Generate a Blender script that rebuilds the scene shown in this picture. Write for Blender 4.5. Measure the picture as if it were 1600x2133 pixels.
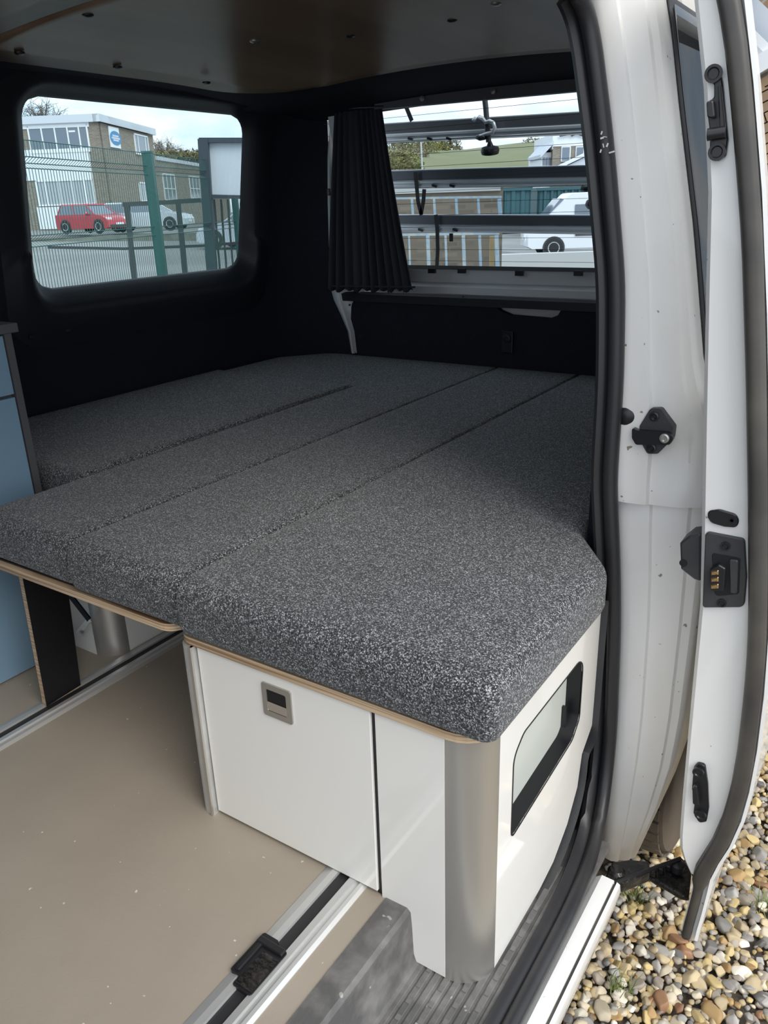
import bpy, math, random
import numpy as np
from mathutils import Vector, Matrix
random.seed(7); rng = np.random.default_rng(7)
S = bpy.context.scene
for o in list(bpy.data.objects): bpy.data.objects.remove(o)

# ------------------------------------------------------------------ camera
YAW, PIT, ROLL, FPX = math.radians(34.0657), math.radians(21.1836), math.radians(-1.8864), 1658.7
CAM = Vector((0, 0, 1.0))
fw = Vector((-math.sin(YAW)*math.cos(PIT), math.cos(YAW)*math.cos(PIT), -math.sin(PIT)))
rt = fw.cross(Vector((0, 0, 1))).normalized(); up = rt.cross(fw)
rt, up = rt*math.cos(ROLL)+up*math.sin(ROLL), up*math.cos(ROLL)-rt*math.sin(ROLL)
cd = bpy.data.cameras.new('camera'); cam = bpy.data.objects.new('camera', cd); S.collection.objects.link(cam)
cam.matrix_world = Matrix(((rt.x, up.x, -fw.x, CAM.x), (rt.y, up.y, -fw.y, CAM.y), (rt.z, up.z, -fw.z, CAM.z), (0, 0, 0, 1)))
cd.sensor_fit = 'HORIZONTAL'; cd.sensor_width = 36; cd.lens = 36*FPX/1600; cd.clip_start = .02; cd.clip_end = 3000
S.camera = cam

# ------------------------------------------------------------------ sky, sun, exposure
W = bpy.data.worlds.new('sky'); S.world = W; W.use_nodes = True
wn = W.node_tree.nodes; wl = W.node_tree.links; wn.clear()
out = wn.new('ShaderNodeOutputWorld'); bg = wn.new('ShaderNodeBackground'); wl.new(bg.outputs[0], out.inputs[0])
tc = wn.new('ShaderNodeTexCoord'); sep = wn.new('ShaderNodeSeparateXYZ'); wl.new(tc.outputs['Generated'], sep.inputs[0])
ad = wn.new('ShaderNodeMath'); ad.operation = 'ADD'; ad.inputs[1].default_value = .18; wl.new(sep.outputs[2], ad.inputs[0])
mx = wn.new('ShaderNodeMath'); mx.operation = 'MAXIMUM'; mx.inputs[1].default_value = .05; wl.new(ad.outputs[0], mx.inputs[0])
cmb = wn.new('ShaderNodeCombineXYZ')
for i in (0, 1):
    dv = wn.new('ShaderNodeMath'); dv.operation = 'DIVIDE'; wl.new(sep.outputs[i], dv.inputs[0]); wl.new(mx.outputs[0], dv.inputs[1]); wl.new(dv.outputs[0], cmb.inputs[i])
nz = wn.new('ShaderNodeTexNoise'); nz.inputs['Scale'].default_value = 1.3; nz.inputs['Detail'].default_value = 7; nz.inputs['Roughness'].default_value = .55
wl.new(cmb.outputs[0], nz.inputs['Vector'])
rp = wn.new('ShaderNodeValToRGB'); rp.color_ramp.elements[0].position = .38; rp.color_ramp.elements[0].color = (.60, .76, .95, 1)
rp.color_ramp.elements[1].position = .60; rp.color_ramp.elements[1].color = (1.0, 1.0, 1.0, 1)
wl.new(nz.outputs[0], rp.inputs[0]); wl.new(rp.outputs[0], bg.inputs[0]); bg.inputs[1].default_value = 1.15
sd = bpy.data.lights.new('sun', 'SUN'); sun = bpy.data.objects.new('sun', sd); S.collection.objects.link(sun)
sd.energy = 1.45; sd.angle = math.radians(35); sd.color = (1, .95, .87)
sun.rotation_euler = Vector((-.67, .25, -.70)).to_track_quat('-Z', 'Y').to_euler()
S.view_settings.view_transform = 'Standard'; S.view_settings.look = 'None'; S.view_settings.exposure = 0.58; S.view_settings.gamma = 1
S.view_settings.use_curve_mapping = False

# ------------------------------------------------------------------ pixel -> place helpers
def ray(x, y): return fw+rt*((x-800)/FPX)-up*((y-1066.5)/FPX)
def at(x, y, ax, v):
    d = ray(x, y); i = 'xyz'.index(ax); return CAM+d*((v-CAM[i])/d[i])
fh = Vector((-math.sin(YAW), math.cos(YAW), 0)); rh = Vector((math.cos(YAW), math.sin(YAW), 0)); UZ = Vector((0, 0, 1))
def pv(x, y, v):
    d = ray(x, y); return CAM+d*(v/d.dot(fh))
def onpl(x, y, P, n):
    d = ray(x, y); return CAM+d*((P-CAM).dot(n)/d.dot(n))
def uvz(u, v, z): return Vector((0, 0, 0))+rh*u+fh*v+UZ*z
def proj(P):
    d = P-CAM; w = d.dot(fw); return 800+FPX*d.dot(rt)/w, 1066.5-FPX*d.dot(up)/w, w
def lerp(tab, z):
    if z <= tab[0][0]: return tab[0][1]
    for (a, b), (c, d) in zip(tab, tab[1:]):
        if z <= c: return b+(d-b)*(z-a)/(c-a)
    return tab[-1][1]

# ------------------------------------------------------------------ materials
def mat(name, col, rough=.5, metal=0., var=None, bump=None, spec=.5, coat=0., speck=None):
    m = bpy.data.materials.new(name); m.use_nodes = True; N = m.node_tree.nodes; L = m.node_tree.links
    b = N['Principled BSDF']; b.inputs['Base Color'].default_value = (*col, 1); b.inputs['Roughness'].default_value = rough
    b.inputs['Metallic'].default_value = metal; b.inputs['Specular IOR Level'].default_value = spec; b.inputs['Coat Weight'].default_value = coat
    t = N.new('ShaderNodeTexCoord')
    if var:                                   # (scale, colour2, stretch, lo, hi)
        sc, c2, st, lo, hi = var
        mp = N.new('ShaderNodeMapping'); mp.inputs['Scale'].default_value = st; L.new(t.outputs['Object'], mp.inputs[0])
        n = N.new('ShaderNodeTexNoise'); n.inputs['Scale'].default_value = sc; n.inputs['Detail'].default_value = 6; L.new(mp.outputs[0], n.inputs['Vector'])
        r = N.new('ShaderNodeValToRGB'); r.color_ramp.elements[0].position = lo; r.color_ramp.elements[1].position = hi
        r.color_ramp.elements[0].color = (*col, 1); r.color_ramp.elements[1].color = (*c2, 1)
        L.new(n.outputs[0], r.inputs[0]); last = r.outputs[0]
        if speck:                             # (scale, colour, threshold)
            n2 = N.new('ShaderNodeTexNoise'); n2.inputs['Scale'].default_value = speck[0]; n2.inputs['Detail'].default_value = 2; L.new(t.outputs['Object'], n2.inputs['Vector'])
            r2 = N.new('ShaderNodeValToRGB'); r2.color_ramp.elements[0].position = speck[2]; r2.color_ramp.elements[1].position = speck[2]+.02
            r2.color_ramp.elements[0].color = (0, 0, 0, 1); r2.color_ramp.elements[1].color = (1, 1, 1, 1); L.new(n2.outputs[0], r2.inputs[0])
            mi = N.new('ShaderNodeMix'); mi.data_type = 'RGBA'; L.new(r2.outputs[0], mi.inputs[0]); L.new(last, mi.inputs[6]); mi.inputs[7].default_value = (*speck[1], 1); last = mi.outputs[2]
        L.new(last, b.inputs['Base Color'])
    if bump:
        n = N.new('ShaderNodeTexNoise'); n.inputs['Scale'].default_value = bump[0]; n.inputs['Detail'].default_value = 3; L.new(t.outputs['Object'], n.inputs['Vector'])
        bu = N.new('ShaderNodeBump'); bu.inputs['Strength'].default_value = bump[1]; bu.inputs['Distance'].default_value = bump[2] if len(bump) > 2 else .002
        L.new(n.outputs[0], bu.inputs['Height']); L.new(bu.outputs[0], b.inputs['Normal'])
    return m
def fabric(name):
    m = bpy.data.materials.new(name); m.use_nodes = True; N = m.node_tree.nodes; L = m.node_tree.links; b = N['Principled BSDF']
    b.inputs['Roughness'].default_value = .95; b.inputs['Specular IOR Level'].default_value = .15; b.inputs['Sheen Weight'].default_value = .18; b.inputs['Sheen Roughness'].default_value = .5
    t = N.new('ShaderNodeTexCoord')
    v = N.new('ShaderNodeTexVoronoi'); v.inputs['Scale'].default_value = 640; L.new(t.outputs['Object'], v.inputs['Vector'])
    s = N.new('ShaderNodeSeparateColor'); L.new(v.outputs['Color'], s.inputs[0])
    r = N.new('ShaderNodeValToRGB'); e = r.color_ramp.elements
    e[0].position = 0; e[0].color = (.012, .013, .015, 1); e[1].position = 1; e[1].color = (.50, .50, .52, 1)
    for p, c in ((.45, .045), (.72, .13), (.9, .30)): q = e.new(p); q.color = (c*.97, c, c*1.04, 1)
    L.new(s.outputs[0], r.inputs[0]); L.new(r.outputs[0], b.inputs['Base Color'])
    bu = N.new('ShaderNodeBump'); bu.inputs['Strength'].default_value = .5; bu.inputs['Distance'].default_value = .0015
    L.new(v.outputs['Distance'], bu.inputs['Height']); L.new(bu.outputs[0], b.inputs['Normal'])
    return m
def glass(name, tint, gloss=.09, rough=.0):
    m = bpy.data.materials.new(name); m.use_nodes = True; N = m.node_tree.nodes; L = m.node_tree.links; N.clear()
    o = N.new('ShaderNodeOutputMaterial'); x = N.new('ShaderNodeMixShader'); t = N.new('ShaderNodeBsdfTransparent'); g = N.new('ShaderNodeBsdfGlossy')
    f = N.new('ShaderNodeFresnel'); f.inputs[0].default_value = 1.45
    t.inputs[0].default_value = (*tint, 1); g.inputs[1].default_value = rough; mm = N.new('ShaderNodeMath'); mm.operation = 'MULTIPLY'; mm.inputs[1].default_value = gloss*10
    L.new(f.outputs[0], mm.inputs[0]); L.new(mm.outputs[0], x.inputs[0]); L.new(t.outputs[0], x.inputs[1]); L.new(g.outputs[0], x.inputs[2]); L.new(x.outputs[0], o.inputs[0])
    return m
def plymat(name):                             # layered birch edge: stripes along z, grain along the rest
    m = bpy.data.materials.new(name); m.use_nodes = True; N = m.node_tree.nodes; L = m.node_tree.links; b = N['Principled BSDF']
    b.inputs['Roughness'].default_value = .5
    t = N.new('ShaderNodeTexCoord'); mp = N.new('ShaderNodeMapping'); mp.inputs['Scale'].default_value = (3, 3, 330); L.new(t.outputs['Object'], mp.inputs[0])
    n = N.new('ShaderNodeTexNoise'); n.inputs['Scale'].default_value = 1; n.inputs['Detail'].default_value = 3; L.new(mp.outputs[0], n.inputs['Vector'])
    r = N.new('ShaderNodeValToRGB'); r.color_ramp.elements[0].position = .35; r.color_ramp.elements[0].color = (.26, .15, .075, 1)
    r.color_ramp.elements[1].position = .62; r.color_ramp.elements[1].color = (.68, .50, .33, 1); L.new(n.outputs[0], r.inputs[0]); L.new(r.outputs[0], b.inputs['Base Color'])
    return m
def brickmat(name, c1, c2, mortar, sc, bw=.225, rh_=.075, ms=.012):
    m = bpy.data.materials.new(name); m.use_nodes = True; N = m.node_tree.nodes; L = m.node_tree.links; b = N['Principled BSDF']; b.inputs['Roughness'].default_value = .9
    t = N.new('ShaderNodeTexCoord'); k = N.new('ShaderNodeTexBrick'); k.inputs['Scale'].default_value = sc; k.inputs['Brick Width'].default_value = bw; k.inputs['Row Height'].default_value = rh_
    k.inputs['Mortar Size'].default_value = ms; k.inputs['Color1'].default_value = (*c1, 1); k.inputs['Color2'].default_value = (*c2, 1); k.inputs['Mortar'].default_value = (*mortar, 1)
    mp = N.new('ShaderNodeMapping'); mp.inputs['Rotation'].default_value = (math.pi/2, 0, 0); L.new(t.outputs['Object'], mp.inputs[0]); L.new(mp.outputs[0], k.inputs['Vector']); L.new(k.outputs[0], b.inputs['Base Color'])
    return m
WHITE3 = (1, 1, 1)
m_fab = fabric('charcoal_heather_fabric')
m_lin = mat('black_carpet_lining', (.0075, .009, .0145), .85, var=(300, (.014, .016, .024), WHITE3, .3, .7), bump=(500, .4), spec=.25)
m_linp = mat('dark_moulded_lining', (.011, .0125, .017), .48, spec=.4)
m_ply = plymat('birch_ply_edge')
m_white = mat('white_gloss_laminate', (.84, .815, .765), .07, spec=.5, var=(.8, (.85, .83, .785), WHITE3, .3, .7))
m_black = mat('black_board', (.006, .006, .008), .45)
m_alu = mat('brushed_aluminium', (.62, .60, .56), .38, metal=.85, bump=(90, .05))
m_alurail = mat('worn_aluminium_rail', (.70, .70, .69), .38, metal=.6, var=(14, (.55, .55, .54), (1, .05, 1), .35, .7))
m_slot = mat('dark_rail_slot', (.02, .02, .022), .5)
m_vinyl = mat('taupe_vinyl_floor', (.36, .312, .255), .5, var=(5, (.322, .278, .225), WHITE3, .3, .7), bump=(220, .15), speck=(70, (.62, .58, .50), .735))
m_rub = mat('grey_rubber_mat', (.10, .097, .095), .6, var=(22, (.22, .21, .20), WHITE3, .42, .75), bump=(160, .3), speck=(45, (.34, .33, .31), .70))
m_rubs = mat('worn_rubber_stud', (.15, .145, .14), .65)
m_plast = mat('black_moulded_plastic', (.032, .033, .036), .48, var=(9, (.055, .055, .056), WHITE3, .4, .8), bump=(400, .2))
m_seal = mat('black_rubber_seal', (.02, .02, .023), .38, var=(12, (.034, .033, .034), (1, 1, .2), .35, .75), spec=.45)
m_seal2 = mat('dusty_rubber_seal', (.045, .041, .038), .42, var=(9, (.10, .09, .075), WHITE3, .4, .8))
m_paint = mat('white_van_paint', (.83, .82, .80), .22, var=(2.2, (.77, .755, .73), (1, 1, .5), .45, .8), coat=.5, speck=(60, (.42, .37, .30), .745))
m_pdirt = mat('dusty_white_paint', (.82, .80, .775), .30, var=(7, (.70, .655, .58), (1, 1, .35), .45, .85), speck=(70, (.30, .25, .19), .73))
m_grpaint = mat('shaded_white_paint', (.52, .53, .54), .35)  # white paint greyed in its base colour to stand for shade
m_blue = mat('pale_blue_laminate', (.20, .315, .42), .32)
m_dgrey = mat('dark_grey_laminate', (.085, .085, .088), .5)
m_chrome = mat('polished_chrome', (.8, .8, .82), .07, metal=1)
m_satin = mat('satin_nickel', (.50, .485, .46), .35, metal=.8)
m_gold = mat('brass_contact', (.80, .55, .25), .3, metal=1)
m_curt = mat('dark_curtain_cloth', (.030, .031, .038), .85, spec=.2, bump=(900, .3, .001))
m_wood = mat('wood_grain_ceiling_board', (.30, .21, .14), .33, var=(7, (.205, .137, .09), (1, .09, 1), .32, .68), spec=.32)
m_hwblk = mat('black_hardware', (.014, .014, .016), .32)
m_grease = mat('greasy_black_metal', (.012, .011, .011), .22, var=(60, (.05, .045, .04), WHITE3, .5, .75), bump=(120, .5, .004))
m_tyre = mat('dusty_tyre_rubber', (.035, .033, .03), .8, var=(6, (.17, .13, .09), (1, .4, .4), .4, .75))
m_glass = glass('tinted_side_glass', (.84, .91, .93), .02); m_glass2 = glass('tailgate_glass', (.85, .90, .93), .03)
m_clear = glass('clear_house_glass', (.75, .8, .85), .3)
m_dark = mat('dark_privacy_glass', (.02, .021, .023), .02, spec=.5)
m_dark.node_tree.nodes['Principled BSDF'].inputs['IOR'].default_value = 2.3
m_dglass = glass('tinted_door_glass', (.72, .74, .75), .22)
m_frost = mat('pale_frosted_panel', (.62, .65, .60), .18)

# ------------------------------------------------------------------ mesh tools
ORG = {}
class MB:
    def __init__(s): s.v = []; s.f = []
    def add(s, vs, fs):
        n = len(s.v); s.v += [Vector(p) for p in vs]; s.f += [tuple(n+i for i in f) for f in fs]; return s
    def box(s, x0, x1, y0, y1, z0, z1):
        return s.add([(x, y, z) for x in (x0, x1) for y in (y0, y1) for z in (z0, z1)], [(0, 1, 3, 2), (4, 6, 7, 5), (0, 4, 5, 1), (2, 3, 7, 6), (0, 2, 6, 4), (1, 5, 7, 3)])
    def obox(s, c, a, b, d):
        c, a, b, d = Vector(c), Vector(a), Vector(b), Vector(d)
        return s.add([c+a*i+b*j+d*k for i in (-1, 1) for j in (-1, 1) for k in (-1, 1)], [(0, 1, 3, 2), (4, 6, 7, 5), (0, 4, 5, 1), (2, 3, 7, 6), (0, 2, 6, 4), (1, 5, 7, 3)])
    def prism(s, poly, fn, a, b):             # poly of 2-D points, fn(p, h) -> 3-D
        n = len(poly); vs = [fn(p, a) for p in poly]+[fn(p, b) for p in poly]
        return s.add(vs, [tuple(range(n-1, -1, -1)), tuple(range(n, 2*n))]+[(i, (i+1) % n, n+(i+1) % n, n+i) for i in range(n)])
    def loft(s, rings, closed=True, cap0=True, cap1=True):
        n = len(rings[0]); vs = [p for r in rings for p in r]; fs = []
        for k in range(len(rings)-1):
            for i in range(n if closed else n-1):
                j = (i+1) % n; fs.append((k*n+i, k*n+j, (k+1)*n+j, (k+1)*n+i))
        if closed and cap0: fs.append(tuple(range(n-1, -1, -1)))
        if closed and cap1: fs.append(tuple(range((len(rings)-1)*n, len(rings)*n)))
        return s.add(vs, fs)
    def sweep(s, path, prof, ref=(0, 0, 1), closed=False, caps=True):
        P = [Vector(p) for p in path]; rings = []
        for i, p in enumerate(P):
            a = P[i-1] if (i or closed) else p; b = P[(i+1) % len(P)] if (i < len(P)-1 or closed) else p
            t = (b-a).normalized(); r_ = ref(i, t) if callable(ref) else Vector(ref)
            sx = t.cross(r_); sx = sx.normalized() if sx.length > 1e-5 else t.orthogonal().normalized()
            sy = sx.cross(t)
            pr = prof(i) if callable(prof) else prof
            rings.append([p+sx*q[0]+sy*q[1] for q in pr])
        if closed: rings.append(rings[0])
        return s.loft(rings, True, caps and not closed, caps and not closed)
    def tube(s, path, r, n=8, ref=None):
        P = [Vector(p) for p in path]
        if ref is None:
            t = (P[-1]-P[0]); ref = (0, 0, 1) if abs(t.normalized().z) < .8 else (1, 0, 0)
        if callable(r): return s.sweep(P, lambda i: [(r(i)*math.cos(2*math.pi*k/n), r(i)*math.sin(2*math.pi*k/n)) for k in range(n)], ref)
        return s.sweep(P, [(r*math.cos(2*math.pi*k/n), r*math.sin(2*math.pi*k/n)) for k in range(n)], ref)
    def lathe(s, prof, o, ax, n=24):          # prof (radius, height)
        o = Vector(o); ax = Vector(ax).normalized(); e = ax.orthogonal().normalized(); g = ax.cross(e)
        return s.loft([[o+ax*h+(e*math.cos(2*math.pi*k/n)+g*math.sin(2*math.pi*k/n))*r for k in range(n)] for r, h in prof], True, True, True)
    def mesh(s, name, off):
        me = bpy.data.meshes.new(name); me.from_pydata([p-off for p in s.v], [], s.f); me.update(); return me
    def build(s, name, m, parent=None, smooth=False, bevel=None, label=None, cat=None, group=None, kind=None, fixn=True):
        if parent is not None: off = ORG[parent.name]
        else:
            lo = [min(p[i] for p in s.v) for i in range(3)]; hi = [max(p[i] for p in s.v) for i in range(3)]
            off = Vector(((lo[0]+hi[0])/2, (lo[1]+hi[1])/2, lo[2]))
        me = s.mesh(name, off)
        if fixn:
            import bmesh
            b = bmesh.new(); b.from_mesh(me); bmesh.ops.recalc_face_normals(b, faces=b.faces); b.to_mesh(me); b.free()
        o = bpy.data.objects.new(name, me); S.collection.objects.link(o); me.materials.append(m)
        if parent is not None: o.parent = parent
        else: o.location = off
        ORG[o.name] = off
        if smooth:
            me.shade_smooth() if hasattr(me, 'shade_smooth') else [setattr(p, 'use_smooth', True) for p in me.polygons]
            if smooth != 'all': me.set_sharp_from_angle(angle=math.radians(38))
        if bevel:
            bm_ = o.modifiers.new('bevel', 'BEVEL'); bm_.width = bevel; bm_.segments = 2; bm_.limit_method = 'ANGLE'; bm_.angle_limit = math.radians(50)
        tag(o, label, cat, group, kind); return o
def tag(o, label=None, cat=None, group=None, kind=None):
    if label: o['label'] = label
    if cat: o['category'] = cat
    if group: o['group'] = group
    if kind: o['kind'] = kind
    return o
def thing(name, label, cat, loc, group=None, kind=None):
    o = bpy.data.objects.new(name, None); S.collection.objects.link(o); o.location = loc; o.empty_display_size = .1
    ORG[o.name] = Vector(loc); return tag(o, label, cat, group, kind)
def part(b, name, m, parent, **k): return b.build(name, m, parent, **k)
def roundpoly(pts, rad, n=6):
    out = []; N = len(pts)
    for i, p in enumerate(pts):
        r = rad[i] if isinstance(rad, (list, tuple)) else rad
        p = Vector((p[0], p[1])); a = (Vector(pts[i-1][:2])-p); c = (Vector(pts[(i+1) % N][:2])-p)
        if r <= 1e-6: out.append((p.x, p.y)); continue
        la, lc = a.length, c.length; a.normalize(); c.normalize(); ang = a.angle(c); d = min(r/math.tan(ang/2), la*.49, lc*.49); rr = d*math.tan(ang/2)
        bis = (a+c).normalized(); ce = p+bis*(rr/math.sin(ang/2)); s0 = p+a*d-ce; s1 = p+c*d-ce
        a0 = math.atan2(s0.y, s0.x); a1 = math.atan2(s1.y, s1.x); da = (a1-a0+math.pi) % (2*math.pi)-math.pi
        for k in range(n+1): t = a0+da*k/n; out.append((ce.x+rr*math.cos(t), ce.y+rr*math.sin(t)))
    return out
def inset(poly, d):
    N = len(poly); A = sum(poly[i][0]*poly[(i+1) % N][1]-poly[(i+1) % N][0]*poly[i][1] for i in range(N)); sg = 1 if A > 0 else -1; out = []
    for i in range(N):
        p = Vector(poly[i]); a = (p-Vector(poly[i-1])); c = (Vector(poly[(i+1) % N])-p)
        a = a.normalized() if a.length > 1e-9 else c.normalized(); c = c.normalized() if c.length > 1e-9 else a
        n1 = Vector((-a.y, a.x))*sg; n2 = Vector((-c.y, c.x))*sg; m = (n1+n2); m = m.normalized() if m.length > 1e-6 else n1
        k = max(.5, m.dot(n1)); q = p+m*(d/k); out.append((q.x, q.y))
    return out
def inset_e(pts, ds):                         # every edge i (pts[i] -> pts[i+1]) moved inwards by ds[i]
    N = len(pts); A = sum(pts[i][0]*pts[(i+1) % N][1]-pts[(i+1) % N][0]*pts[i][1] for i in range(N)); sg = 1 if A > 0 else -1; L_ = []
    for i in range(N):
        p, q = Vector(pts[i]), Vector(pts[(i+1) % N]); d = (q-p).normalized(); L_.append((p+Vector((-d.y, d.x))*sg*ds[i], d))
    out = []
    for i in range(N):
        (p, d), (q, e) = L_[i-1], L_[i]; den = d.x*e.y-d.y*e.x; t = ((q.x-p.x)*e.y-(q.y-p.y)*e.x)/den; out.append((p.x+d.x*t, p.y+d.y*t))
    return out
def subdiv(poly, step):
    out = []
    for i, p in enumerate(poly):
        q = poly[(i+1) % len(poly)]; L = math.dist(p, q); n = max(1, int(L/step))
        for k in range(n): out.append((p[0]+(q[0]-p[0])*k/n, p[1]+(q[1]-p[1])*k/n))
    return out
XY = lambda p, h: (p[0], p[1], h)
def resample(poly, n, start=None):            # closed loop, n points, uniform
    P = [Vector(p) for p in poly]; L = [(P[(i+1) % len(P)]-P[i]).length for i in range(len(P))]; T = sum(L); out = []; i = 0; acc = 0
    for k in range(n):
        t = T*k/n
        while acc+L[i] < t-1e-9: acc += L[i]; i += 1
        out.append(P[i]+(P[(i+1) % len(P)]-P[i])*((t-acc)/max(L[i], 1e-9)))
    return out
def rrect_ang(x0, x1, y0, y1, r, n):          # n points of a rounded rectangle, one per equal angle about its centre
    cx, cy, hx, hy = (x0+x1)/2, (y0+y1)/2, (x1-x0)/2, (y1-y0)/2; out = []
    for k in range(n):
        a = 2*math.pi*(k+.5)/n; dx, dy = math.cos(a), math.sin(a)
        # angle weighted to the rectangle
        dx *= hx; dy *= hy; t = 1/max(abs(dx)/hx, abs(dy)/hy); px, py = dx*t, dy*t
        ex, ey = abs(px)-(hx-r), abs(py)-(hy-r)
        if r > 0 and ex > 0 and ey > 0:
            l = math.hypot(ex, ey); px = math.copysign(hx-r+ex/l*r, px); py = math.copysign(hy-r+ey/l*r, py)
        out.append((cx+px, cy+py))
    return out

# ================================================================== VAN SHELL
CX = -1.22
# floor
fl = MB().prism([(-2.12, -1.0), (-.532, -1.0), (-.532, 1.22), (-.40, 1.22), (-.40, 2.60), (-2.12, 2.60)], XY, -.03, 0).build('floor', m_vinyl, kind='structure', label='taupe speckled vinyl floor of the van')
# step well: lip, riser, ribbed tread
def stepcol(y): return y
stp = MB().sweep([(-.5, -.6, 0), (-.5, 1.16, 0)], [(0, 0)]*0 or [(-.034, -.032), (-.034, .003), (.004, .004), (.010, -.002), (.012, -.03), (.014, -.085), (.018, -.098), (.03, -.1035), (.19, -.1045), (.19, -.12), (0, -.12)])
stp = stp.build('step', m_rub, smooth=True, kind='structure', label='scuffed grey rubber step well inside the door opening')
for i in range(9):
    x = -.474+.0155*i
    MB().box(x-.0055, x+.0055, -.6, 1.06, -.1045, -.1005).build('tread_rib', m_rub, stp, bevel=.0015)
for i in range(4):
    for j in range(22):
        x = -.458+.031*i; y = .40+.030*j+.012*(i % 2)
        if y < .98: MB().box(x-.0035, x+.0035, y-.0045, y+.0045, -.101, -.0992).build('tread_stud', m_rubs, stp)
# rear end of the step: plastic trim curving up
cur = [(.975, -.1025)]+[(1.0+.165*math.sin(a), -.1+.165*(1-math.cos(a))*.85) for a in [math.radians(9*k) for k in range(1, 10)]]+[(1.166, .055), (1.172, .066), (1.21, .07), (1.212, .16), (1.213, .355)]
cur = [(y, z) for y, z in cur]
MB().loft([[Vector((x, y, z)) for y, z in cur] for x in (-.43, -.376, -.368, -.363)], closed=False).build('trim_1', m_plast, smooth=True, kind='structure', label='black plastic step trim curving up the door jamb', fixn=False)
# sill outside the seal
sill = MB().sweep([(0, -.6, 0), (0, 1.095, 0)], [(-.345, -.145), (-.31, -.126), (-.301, -.118), (-.2790, -.119), (-.2782, -.127), (-.2745, -.127), (-.274, -.120), (-.2685, -.123), (-.2665, -.138), (-.276, -.19), (-.31, -.23), (-.36, -.23)])
sill = sill.build('trim_2', m_paint, smooth=True, kind='structure', label='white painted door sill with a dark groove')
MB().box(-.2784, -.2743, -.6, 1.09, -.128, -.1215).build('groove_strip', m_seal2, sill)
MB().box(-1.9, -.37, -.9, 2.4, -.26, -.13).build('underbody', m_black, kind='structure', label='black underside of the van floor')

# side profiles of the right body (at the rear edge of the door opening)
XS = [(-.2, -.335), (-.122, -.335), (.1, -.337), (.344, -.348), (.561, -.373), (.72, -.375), (.868, -.383), (1.07, -.416), (1.255, -.455), (1.40, -.53)]
XO = [(-.3, -.31), (-.22, -.292), (-.157, -.277), (-.113, -.266), (0, -.247), (.1, -.240), (.35, -.238), (.55, -.242), (.66, -.248), (.70, -.262), (.75, -.279), (.94, -.314), (1.13, -.357), (1.25, -.382), (1.33, -.42), (1.42, -.52)]
zz = [-.24, -.19, -.15, -.1, -.05, 0, .06, .12, .2, .3, .4, .48, .515, .528, .5285, .54, .56, .6, .64, .67, .69, .71, .73, .76, .8, .88, .96, 1.04, 1.12, 1.2, 1.26, 1.32, 1.38, 1.42]
rings = []
for z in zz:
    a, o = lerp(XS, z), lerp(XO, z); sh = .016 if z < .5283 else 0
    if z < .5283 and z > .5: sh = .016+.006*(z-.5)/.028
    w = o-a
    dip = .012*math.exp(-((z-.62)/.05)**2)
    pts = [(a-.03, 1.262+sh), (a-.004, 1.247+sh), (a+.10*w, 1.246+sh), (a+.33*w, 1.250+sh), (a+.36*w, 1.2555+sh+dip*.2), (a+.70*w, 1.262+sh+dip), (a+.79*w, 1.265+sh+dip), (a+.825*w, 1.2715+sh), (a+.95*w, 1.276+sh), (a+.985*w, 1.282+sh), (o, 1.294+sh), (o, 1.33), (o, 1.42)]
    rings.append([Vector((x, y, z)) for x, y in pts])
sidep = MB().loft(rings, closed=False).build('wall_right', m_pdirt, smooth=True, kind='structure', label='white painted rear door pillar and body side', fixn=False)
sm = sidep.modifiers.new('thick', 'SOLIDIFY'); sm.thickness = .004; sm.offset = 1
# body side rearwards, with wheel arch cut in its lower edge
rings = []; WY, WZ, WR = 1.80, -.235, .40
for k, y in enumerate([1.40+.04*i for i in range(31)]):
    zl = -.2
    if abs(y-WY) < WR: zl = max(zl, WZ+math.sqrt(WR*WR-(y-WY)**2))
    zs = [zl+(1.42-zl)*i/26 for i in range(27)]
    rings.append([Vector((lerp(XO, z)+.001, y, z)) for z in zs])
bs = MB().loft(rings, closed=False).build('body_side_panel', m_paint, sidep, smooth=True, fixn=False)
sm = bs.modifiers.new('thick', 'SOLIDIFY'); sm.thickness = .004; sm.offset = 1
ql = [Vector((lerp(XO, z)+dx, y, z)) for y, z, dx in ()]
qp = roundpoly([(1.322, .742), (2.42, .742), (2.42, 1.265), (1.322, 1.265)], .05)
def onside(p, h): return (lerp(XO, p[1])+h, p[0], p[1])
def sidegrid(y0, y1, z0, z1, h, n=14): return [[Vector((lerp(XO, z)+h, y, z)) for y in (y0, (y0+y1)/2, y1)] for z in [z0+(z1-z0)*i/n for i in range(n+1)]]
gq = MB().loft(sidegrid(1.318, 2.42, .735, 1.262, .005), closed=False).build('window_frame', m_seal, sidep, smooth=True, fixn=False)
gq2 = MB().loft(sidegrid(1.330, 2.41, .748, 1.25, .008), closed=False).build('window_glass', m_dark, sidep, smooth=True, label='dark glossy quarter window glass', fixn=False)
for g_ in (gq, gq2): q = g_.modifiers.new('thick', 'SOLIDIFY'); q.thickness = .003; q.offset = 1
# inner lining of the right rear wall and the header over the door
MB().box(-.432, -.405, 1.285, 2.52, 0, 1.30).build('inner_lining', m_lin, sidep)
MB().sweep([(-.5, -.9, 1.28), (-.5, 1.25, 1.28)], [(-.10, .09), (-.04, -.005), (.03, -.02), (.05, 0), (.06, .10), (-.05, .16)]).build('door_header', m_paint, sidep)
MB().box(-2.05, -.5, -.95, 2.62, 1.42, 1.44).build('roof', m_paint, kind='structure', label='white van roof skin')

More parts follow.
